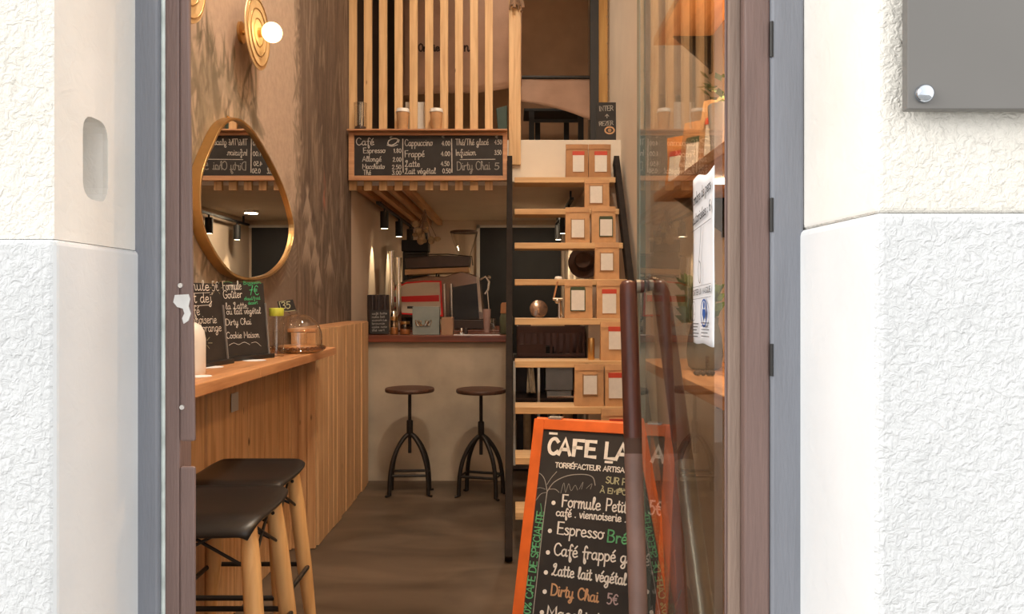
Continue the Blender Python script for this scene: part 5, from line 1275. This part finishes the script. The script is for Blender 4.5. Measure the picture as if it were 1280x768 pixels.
def cabinet_fill():
    d = 6.33; zs = CZ-.339; 
    m = MB(); x0, x1 = X(682, d), X(716, d); m.box(x0, x1, d, d+.3, zs+.001+.06, CZ-.045); m.box(x0+.01, x1-.01, d+.01, d+.29, zs+.001, zs+.06); o = m.build('grey_appliance', 'grey_appliance', bevel=.004); tag(o, 'grey box shaped appliance in the cabinet behind the ladder', 'appliance')
    m = MB()
    def fn(u, v): return P(661+u*11, 506-v*48, 6.345+.02*math.sin(u*9+v*2))
    m.grid(lambda u, v: P(659+u*(10-3*v), 492-v*33, 6.34+.02*math.sin(u*9+v*2)), 10, 12); o = m.build('tea_towel', 'cloth_beige', smooth=True, solid=.006); tag(o, 'beige cloth hanging in the cabinet behind the ladder', 'cloth')
    m = MB(); m.box(X(684, 6.3), X(718, 6.3), 6.285, 6.325, zs+.001, zs+.018); o = m.build('steel_tray', 'chrome', bevel=.002); tag(o, 'narrow steel tray in front of the grey appliance', 'tray')
    for i, (a, b, mt, lab) in enumerate(((654, 664, 'cloth_beige', 'beige canister low in the cabinet behind the ladder'), (684, 700, 'grey_appliance', 'grey canister low in the cabinet behind the ladder'), (703, 716, 'cardboard', 'brown canister low in the cabinet behind the ladder'))):
        d = 6.45; c = Vector(((X(a,d)+X(b,d))/2, d, .051)); r = (X(b,d)-X(a,d))/2; m = MB(); m.lathe([(r,0),(r*1.02,.01),(r,.40),(r*.9,.42),(.0001,.425)], c, 20); o = m.build('canister', mt, smooth=40); tag(o, lab, 'canister', 'canisters low in the cabinet')
cabinet_fill()

# ================================================================== SIDEWALK A-BOARD
def a_board():
    TL = Vector((.0855, 2.9, .968)); TR = Vector((.589, 2.717, .968)); u = (TR-TL).normalized(); nh = Vector((u.y, -u.x, 0)).normalized()
    if nh.y > 0: nh = -nh
    lean = .25/.651
    down = (nh*lean+Vector((0,0,-1))).normalized(); v = -down
    wd = (TR-TL).length; H = .968/abs(down.z)
    pl = Plane(TL, u, v)
    t = thing('sidewalk_chalkboard', 'orange framed chalkboard easel with the cafe name and drinks', 'A-board', ((TL+TR)/2).to_tuple()[:2]+(0,))
    fw = .040
    def leaf(pl, parent, mat_, name):
        m = MB(); ax = (pl.u, pl.v, pl.n)
        m.obox(pl.w(fw/2, -H/2, -.010), (fw/2, H/2, .011), ax); m.obox(pl.w(wd-fw/2, -H/2, -.010), (fw/2, H/2, .011), ax)
        m.obox(pl.w(wd/2, -fw/2, -.010), (wd/2-fw, fw/2, .011), ax); m.obox(pl.w(wd/2, -H+.13, -.010), (wd/2-fw, fw/2, .011), ax)
        o = m.build(name, mat_, parent, bevel=.002)
        b = MB(); b.obox(pl.w(wd/2, -(H-.11)/2-.01, -.010), (wd/2-fw+.004, (H-.11)/2-.02, .005), ax); b.build('board', 'chalkboard', o)
        return o
    leaf(pl, t, 'orange_paint', 'front_frame')
    # rear leaf, opening towards the room
    vb = (Vector((0,0,1))+nh*lean).normalized()
    pb = Plane(TR-nh*.035, -u, vb)
    leaf(pb, t, 'orange_paint', 'rear_frame')
    h = MB()
    for a in (.08, wd-.08): h.obox(TL+u*a-nh*.017+Vector((0,0,.004)), (.025, .018, .003), (u, nh, Vector((0,0,1))))
    h.build('hinge', 'bare_metal', t)
    for (a, z) in ((.02, .28), (wd-.02, .28)):
        s = MB(); k = (.968-z)*lean; p = TL+u*a+nh*k; q = TL+u*a-nh*(k+.035); s.cyl((p.x, p.y, z), (q.x, q.y, z), .003, n=6); s.build('stay_cord', 'cloth_beige', t)
    # lettering on the front board
    pf = Plane(pl.w(0, 0, -.0048), u, v)
    W = MB(); S = .0075
    T = lambda s_, p, q, cap, w_=.0050, mb=W, sl=0: write(mb, pf, s_, p, q, cap, w_, sl)
    for ch, xa, xb, yb in (('C',684.5,697.5,567),('A',698,714,568),('F',715.5,729,569.5),('E',731,745,570.8),('L',755.5,769,573),('A',769.5,787,574.5),('A',814.5,831,577)): T(ch, (xa,yb), (xb,yb+1.2), 19, .0128)
    line(W, pf, [(687.5,542),(696,542.6)], .0085, False); line(W, pf, [(757,577.8),(765,578.4)], .0085, False)
    T('TORRÉFACTEUR ARTISANAL', (694,584.5), (796,592.5), 6, .0036)
    for (x, y) in ((692,629),(687.5,664),(685,691),(682.5,716),(681,740),(677.5,766)): dot(W, pf, pf.at(x, y), .0078)
    T('Formule', (702,633.5), (751,638.5), 15, .0050); T('Petit déj', (757,638.5), (806,644.5), 15, .0050); T('5€', (811,643), (828,645), 17, .0062)
    T('café . viennoiserie . jus', (695,645), (800,655), 10, .0042)
    T('Espresso', (696,667.5), (755,674.5), 15, .0050); T('Café frappé glacé', (692,694), (812,708), 15, .0050)
    T('£atte lait végétal', (689.5,719), (783,732), 14, .0050); T('Macchiato', (683,772), (760,783), 15, .0050)
    for (x, y) in ((690,783),): pass
    W.build('chalk_lettering', 'chalk_white', t)
    g = MB(); T('Brésil', (758.5,677.5), (802,683), 15, .0052, g)
    T('100% CAFE DE SPECIALITE', (659.5,778), (678.5,640), 1, .0042, MB())
    a2 = pf.at(661.5, 778); b2 = pf.at(680, 640); write_uv(g, pf, '100% CAFE DE SPECIALITE', a2, b2, .026, .0040)
    line(g, pf, [(672,660),(677,645),(676,630)], .002)
    g.build('chalk_lettering', 'chalk_green', t)['label'] = 'green chalk lettering'
    g = MB(); T('SUR PLACE', (757,604), (806,610), 8, .0036, g); T('ou', (773,613.5), (781,614), 5, .003, g); T('À EMPORTER', (750,616), (806,622), 6.5, .0032, g); g.build('chalk_lettering', 'chalk_olive', t)['label'] = 'olive chalk lettering'
    g = MB(); T('Dirty Chai', (688,744), (748,753.5), 14, .0055, g); g.build('chalk_lettering', 'chalk_tan', t)['label'] = 'tan chalk lettering'
    g = MB(); T('5€', (758.5,755), (773,757), 13, .0045, g); g.build('chalk_lettering', 'chalk_mauve', t)['label'] = 'mauve chalk price'
    g = MB(); line(g, pf, [(666,772),(674,700),(680,645),(684,615)], .0032); line(g, pf, [(684,614),(681,600),(676,593),(671,591.5)], .0026); line(g, pf, [(684,615),(693,603),(710,595),(730,593.5),(741,597),(744,607)], .0030)
    line(g, pf, [(684,606),(689,598),(696,590)], .0022); line(g, pf, [(686,612),(694,612),(699,616)], .0022); line(g, pf, [(683,616),(676,618),(670,626)], .0018); line(g, pf, [(682,612),(675,610),(669,612)], .0015)
    line(g, pf, [(701,617),(705,604),(707,616),(711,605),(714,614),(719,607),(722,613)], .0015); line(g, pf, [(724,612),(729,603),(727,612)], .0013); line(g, pf, [(733,611),(740,605),(738,612)], .0013)
    g.build('chalk_drawing', 'chalk_grey', t)['label'] = 'grey chalk palm drawing'
a_board()

# ================================================================== RIGHT WALL SHELVES (behind the glass)
SX = .60
def wall_shelf(z, label, d0=1.9, d1=3.22, x0=SX, th=.035):
    t = thing('wall_shelf', label, 'shelf', ((x0+XR)/2, (d0+d1)/2, z-th), 'wooden shelves on the right wall')
    m = MB(); m.box(x0, XR-.001, d0, d1, z-th, z); m.build('plank', 'shelf_wood', t, bevel=.003)
    for y in (d0+.12, d1-.12): m = MB(); m.box(XR-.012, XR-.001, y-.015, y+.015, z-th-.16, z-th-.0005); m.prism([(XR-.0125,y-.006,z-th-.0005),(x0+.06,y-.006,z-th-.0005),(XR-.0125,y-.006,z-th-.14)], (0,.012,0)); m.build('bracket', 'iron', t)
    return t
wall_shelf(1.87, 'wooden shelf of coffee bags on the right wall')
wall_shelf(2.60, 'upper wooden shelf glowing above the coffee bags on the right wall', 1.9, 3.42, .637)
wall_shelf(1.165, 'low wooden shelf carrying the plant pot on the right wall', 1.9, 3.3, .56, .04)
def side_bag(d, w, h, lab, band, kmat, open_top=False, x=.70):
    z = 1.871; t = thing('coffee_bag', lab, 'coffee bag', (x, d, z), 'kraft coffee bags on the right wall shelf', -.85)
    M_ = MW[t.name]; Wd = lambda a, b, c: M_ @ Vector((a, b, c))
    m = MB(); lv = []; nz = 8
    for k in range(nz+1):
        f = k/nz; dep = .042*(1-.8*f*f); ww = w/2*(1-.02*math.sin(f*PI)); bul = .006*math.sin(f*PI); zz = h*f; tw = (.012*math.sin(f*4) if open_top else 0)
        lv += [Wd(-ww+tw, -dep, zz), Wd(0+tw, -dep-bul, zz), Wd(ww+tw, -dep, zz), Wd(ww+tw, dep, zz), Wd(tw, dep+bul, zz), Wd(-ww+tw, dep, zz)]
    fs = [tuple(range(6))[::-1], tuple(nz*6+k for k in range(6))]
    for a in range(nz):
        for k in range(6): fs.append((a*6+k, a*6+(k+1) % 6, (a+1)*6+(k+1) % 6, (a+1)*6+k))
    m.add(lv, fs); m.build('pouch', kmat, t, smooth=40)
    def slab(a0, a1, c0, c1, off): 
        g = MB(); f0, f1 = c0/h, c1/h; y0 = -.042*(1-.8*f0*f0)-.0075-off; y1 = -.042*(1-.8*f1*f1)-.0075-off
        g.add([Wd(a0,y0,c0), Wd(a1,y0,c0), Wd(a1,y1,c1), Wd(a0,y1,c1), Wd(a0,y0+.006,c0), Wd(a1,y0+.006,c0), Wd(a1,y1+.006,c1), Wd(a0,y1+.006,c1)], [(0,1,2,3),(7,6,5,4),(0,4,5,1),(1,5,6,2),(2,6,7,3),(3,7,4,0)]); return g
    lo = slab(-w*.30, w*.30, h*.12, h*.62, 0).build('label', 'label_white', t); lo['label'] = 'white paper label'
    slab(-w*.32, w*.32, h*.60, h*.70, .001).build('label_band', band, lo)
side_bag(3.06, .13, .21, 'orange lit kraft coffee bag with a red topped label on the shelf behind the glass', 'label_red', 'kraft_lit_orange', True, .69)
side_bag(2.80, .14, .21, 'kraft coffee bag with a green topped label on the shelf behind the glass', 'label_green', 'kraft_dark', False, .70)
side_bag(2.52, .14, .22, 'kraft coffee bag with a red topped label nearest the paper notice', 'label_red', 'kraft', False, .70)
def shelf_plant():
    d = 2.36; x = X(897, d)+.02; z = 1.871; t = thing('potted_plant', 'small plant in a white pot at the shelf end by the door frame', 'plant', (x, d, z))
    m = MB(); m.lathe([(.035,0),(.04,.005),(.05,.15),(.047,.155),(.044,.14)], (x, d, z), 22); m.build('pot', 'ceramic_white', t, smooth=40)
    m = MB(); r = random.Random(2)
    for k in range(40):
        a = r.uniform(0, 2*PI); q = r.uniform(.02, .06); c = Vector((x+q*math.cos(a)*.8, d+q*math.sin(a), z+.15+r.uniform(0, .09))); g = Vector((math.cos(a), math.sin(a), r.uniform(-.3, .9))).normalized()*.04; b = g.cross(Vector((0,0,1))).normalized()*.013
        m.add([c, c+g*.5+b, c+g, c+g*.5-b], [(0,1,2,3)])
    m.build('leaves', 'leaf_green', t)
    d = 2.77; x = X(881, d); z = 1.166; t = thing('plant_vase', 'blue grey glass vase of green leaves on the low right shelf', 'plant', (x, d, z))
    m = MB(); m.lathe([(.045,0),(.060,.012),(.066,.06),(.060,.12),(.048,.165),(.050,.19),(.046,.188),(.044,.165)], (x, d, z), 28); m.build('vase', 'pot_glass_blue', t, smooth=50)
    m = MB()
    for k in range(70):
        a = r.uniform(0, 2*PI); q = r.uniform(.0, .05); c = Vector((x-.02+q*math.cos(a), d+q*math.sin(a), z+.17+r.uniform(0, .13))); g = Vector((math.cos(a)*.6, math.sin(a)*.6, r.uniform(.2, 1.2))).normalized()*.07; b = g.cross(Vector((math.sin(a),-math.cos(a),.3))).normalized()*.016
        m.add([c, c+g*.5+b, c+g, c+g*.5-b], [(0,1,2,3)])
    m.build('leaves', 'leaf_green', t)
    m = MB()
    for k in range(9): m.tube([(x, d, z+.12), (x+.03*math.cos(k*.7), d+.03*math.sin(k*.7), z+.24), (x+.07*math.cos(k*.7), d+.07*math.sin(k*.7), z+.31)], .003, 6)
    m.build('stems', 'leaf_green', t)
    # little chain of beads
    d = 2.55; m = MB()
    for k in range(11):
        a = k*.62; m.sphere((X(884, d)+.028*math.cos(a)-.01, d+.03*math.sin(a), 1.1745), .008, 10, 6)
    for k in range(4): m.sphere((X(887, d), d+.03, 1.1745+.012+k*.012), .0075, 10, 6)
    o = m.build('bead_bracelet', 'jar_dark', smooth=True); tag(o, 'string of dark beads lying on the low right shelf', 'bracelet')
shelf_plant()

# ================================================================== LIGHTS
def downlight(x, y, e, label, wide=False):
    k = 3.2 if wide else 1
    t = thing('ceiling_downlight', label, 'downlight', (x, y, RZ-.05), 'round downlights in the high ceiling')
    m = MB(); m.lathe([(.07*k,0),(.075*k,.01),(.075*k,.049),(.05*k,.049)], (x, y, RZ-.05), 24); m.build('ring', 'white_paint', t, smooth=40)
    m = MB(); m.lathe([(.048*k,-.001),(.0001,-.001)], (x, y, RZ-.05), 28); m.build('lens', 'downlight_glow', t)
    if wide:
        L = bpy.data.lights.new('downlight', 'AREA'); L.shape = 'DISK'; L.size = .30
    else:
        L = bpy.data.lights.new('downlight', 'SPOT'); L.spot_size = math.radians(95); L.spot_blend = .8; L.shadow_soft_size = .06
    L.energy = e; L.color = (1,.86,.70)
    o = bpy.data.objects.new('downlight_lamp', L); COL.objects.link(o); o.location = (x, y, RZ-.068)
for i, (x, y) in enumerate(((.1, 2.2), (.1, 3.7), (-.1, 5.55))): downlight(x, y, (100, 32, 55)[i], ['ceiling downlight nearest the door', 'ceiling downlight over the middle of the room', 'ceiling downlight nearest the bar'][i], i < 2)
downlight(.1, 6.5, 90, 'ceiling downlight above the mezzanine')
t = thing('kitchen_fill_light', 'small flush light added to brighten the kitchen', 'fill light', (.25, 8.0, 2.335))  # added lamp that lifts the dim kitchen
m = MB(); m.lathe([(.07,.0),(.075,.006),(.075,.024)], (.25, 8.0, 2.335), 24); m.build('ring', 'white_paint', t, smooth=40)
m = MB(); m.lathe([(.068,-.002),(.0001,-.004)], (.25, 8.0, 2.335), 24); m.build('diffuser', 'spot_glow', t)
L = bpy.data.lights.new('flush', 'AREA'); L.shape = 'DISK'; L.size = .13; L.energy = 8; L.color = (1,.80,.56)
o = bpy.data.objects.new('kitchen_fill_lamp', L); COL.objects.link(o); o.location = (.25, 8.0, 2.330)
# puck light under the upper right shelf; the lower one is added fill
for i, (px_, py_, pz_, e) in enumerate(((.74, 2.28, 2.5645, 15), (.72, 2.62, 1.8345, 3.5))):
    m = MB(); m.lathe([(.028,-.012),(.03,-.010),(.03,0)], (px_, py_, pz_), 18); o = m.build('shelf_downlight', 'spot_glow')
    tag(o, ['round puck light under the upper right shelf', 'round puck light added under the coffee bag shelf to brighten the wall'][i], 'light', 'puck lights under the right shelves')
    L = bpy.data.lights.new('puck', 'AREA'); L.shape = 'DISK'; L.size = .055; L.energy = e; L.color = (1,.62,.30)
    o = bpy.data.objects.new('puck_lamp', L); COL.objects.link(o); o.location = (px_, py_, pz_-.0135)
m = MB(); m.lathe([(.03,0),(.032,.012),(.03,.02),(.026,.02)], (.815, 2.72, 1.871), 18); o = m.build('shelf_uplight', 'black_satin'); tag(o, 'small round uplight behind the coffee bags on the right shelf', 'light')
L = bpy.data.lights.new('uplight', 'AREA'); L.shape = 'DISK'; L.size = .05; L.energy = 9; L.color = (1,.58,.26)
o = bpy.data.objects.new('uplight_lamp', L); COL.objects.link(o); o.location = (.815, 2.72, 1.893); o.rotation_euler = (PI, 0, 0)
# daylight: street sky, and a portal that guides sampling through the doorway
w = bpy.data.worlds.new('street_sky'); SC.world = w; w.use_nodes = True
nt = w.node_tree; nt.nodes.clear()
out = nt.nodes.new('ShaderNodeOutputWorld'); bg = nt.nodes.new('ShaderNodeBackground')
tc = nt.nodes.new('ShaderNodeTexCoord'); sx = nt.nodes.new('ShaderNodeSeparateXYZ'); nt.links.new(tc.outputs['Generated'], sx.inputs[0])
mr = nt.nodes.new('ShaderNodeMapRange'); mr.inputs[1].default_value = -1; mr.inputs[2].default_value = 1; mr.inputs[3].default_value = 1.15; mr.inputs[4].default_value = 1.85
nt.links.new(sx.outputs[0], mr.inputs[0]); nt.links.new(mr.outputs[0], bg.inputs[1]); bg.inputs[0].default_value = (1,.99,.97,1); nt.links.new(bg.outputs[0], out.inputs[0])
sl = bpy.data.lights.new('street_sun', 'SUN'); sl.energy = 3.0; sl.angle = math.radians(40); sl.color = (1,.97,.92)
so = bpy.data.objects.new('street_sun', sl); COL.objects.link(so); so.rotation_euler = Vector((.85,.35,-.42)).to_track_quat('-Z', 'Y').to_euler()
pa = bpy.data.lights.new('doorway_portal', 'AREA'); pa.shape = 'RECTANGLE'; pa.size = .94; pa.size_y = 2.8; pa.cycles.is_portal = True
po = bpy.data.objects.new('doorway_portal', pa); COL.objects.link(po); po.location = (-.06, 1.0, 1.3); po.rotation_euler = (PI/2, 0, 0)
po.rotation_euler = (-PI/2, 0, 0) if False else (PI/2, 0, 0)

# ================================================================== CAMERA AND VIEW
cam = bpy.data.cameras.new('camera'); cam.sensor_width = 36; cam.lens = F/1280*36; cam.shift_y = -(384-HY)/1280; cam.clip_start = .05
co = bpy.data.objects.new('camera', cam); COL.objects.link(co); co.location = (0, 0, EYE); co.rotation_euler = (PI/2, 0, 0); SC.camera = co
vs = SC.view_settings; vs.view_transform = 'Standard'; vs.look = 'None'; vs.gamma = 1; vs.use_curve_mapping = False; vs.exposure = 0
SC.cycles.max_bounces = 10; SC.cycles.transparent_max_bounces = 16; SC.cycles.sample_clamp_indirect = 6
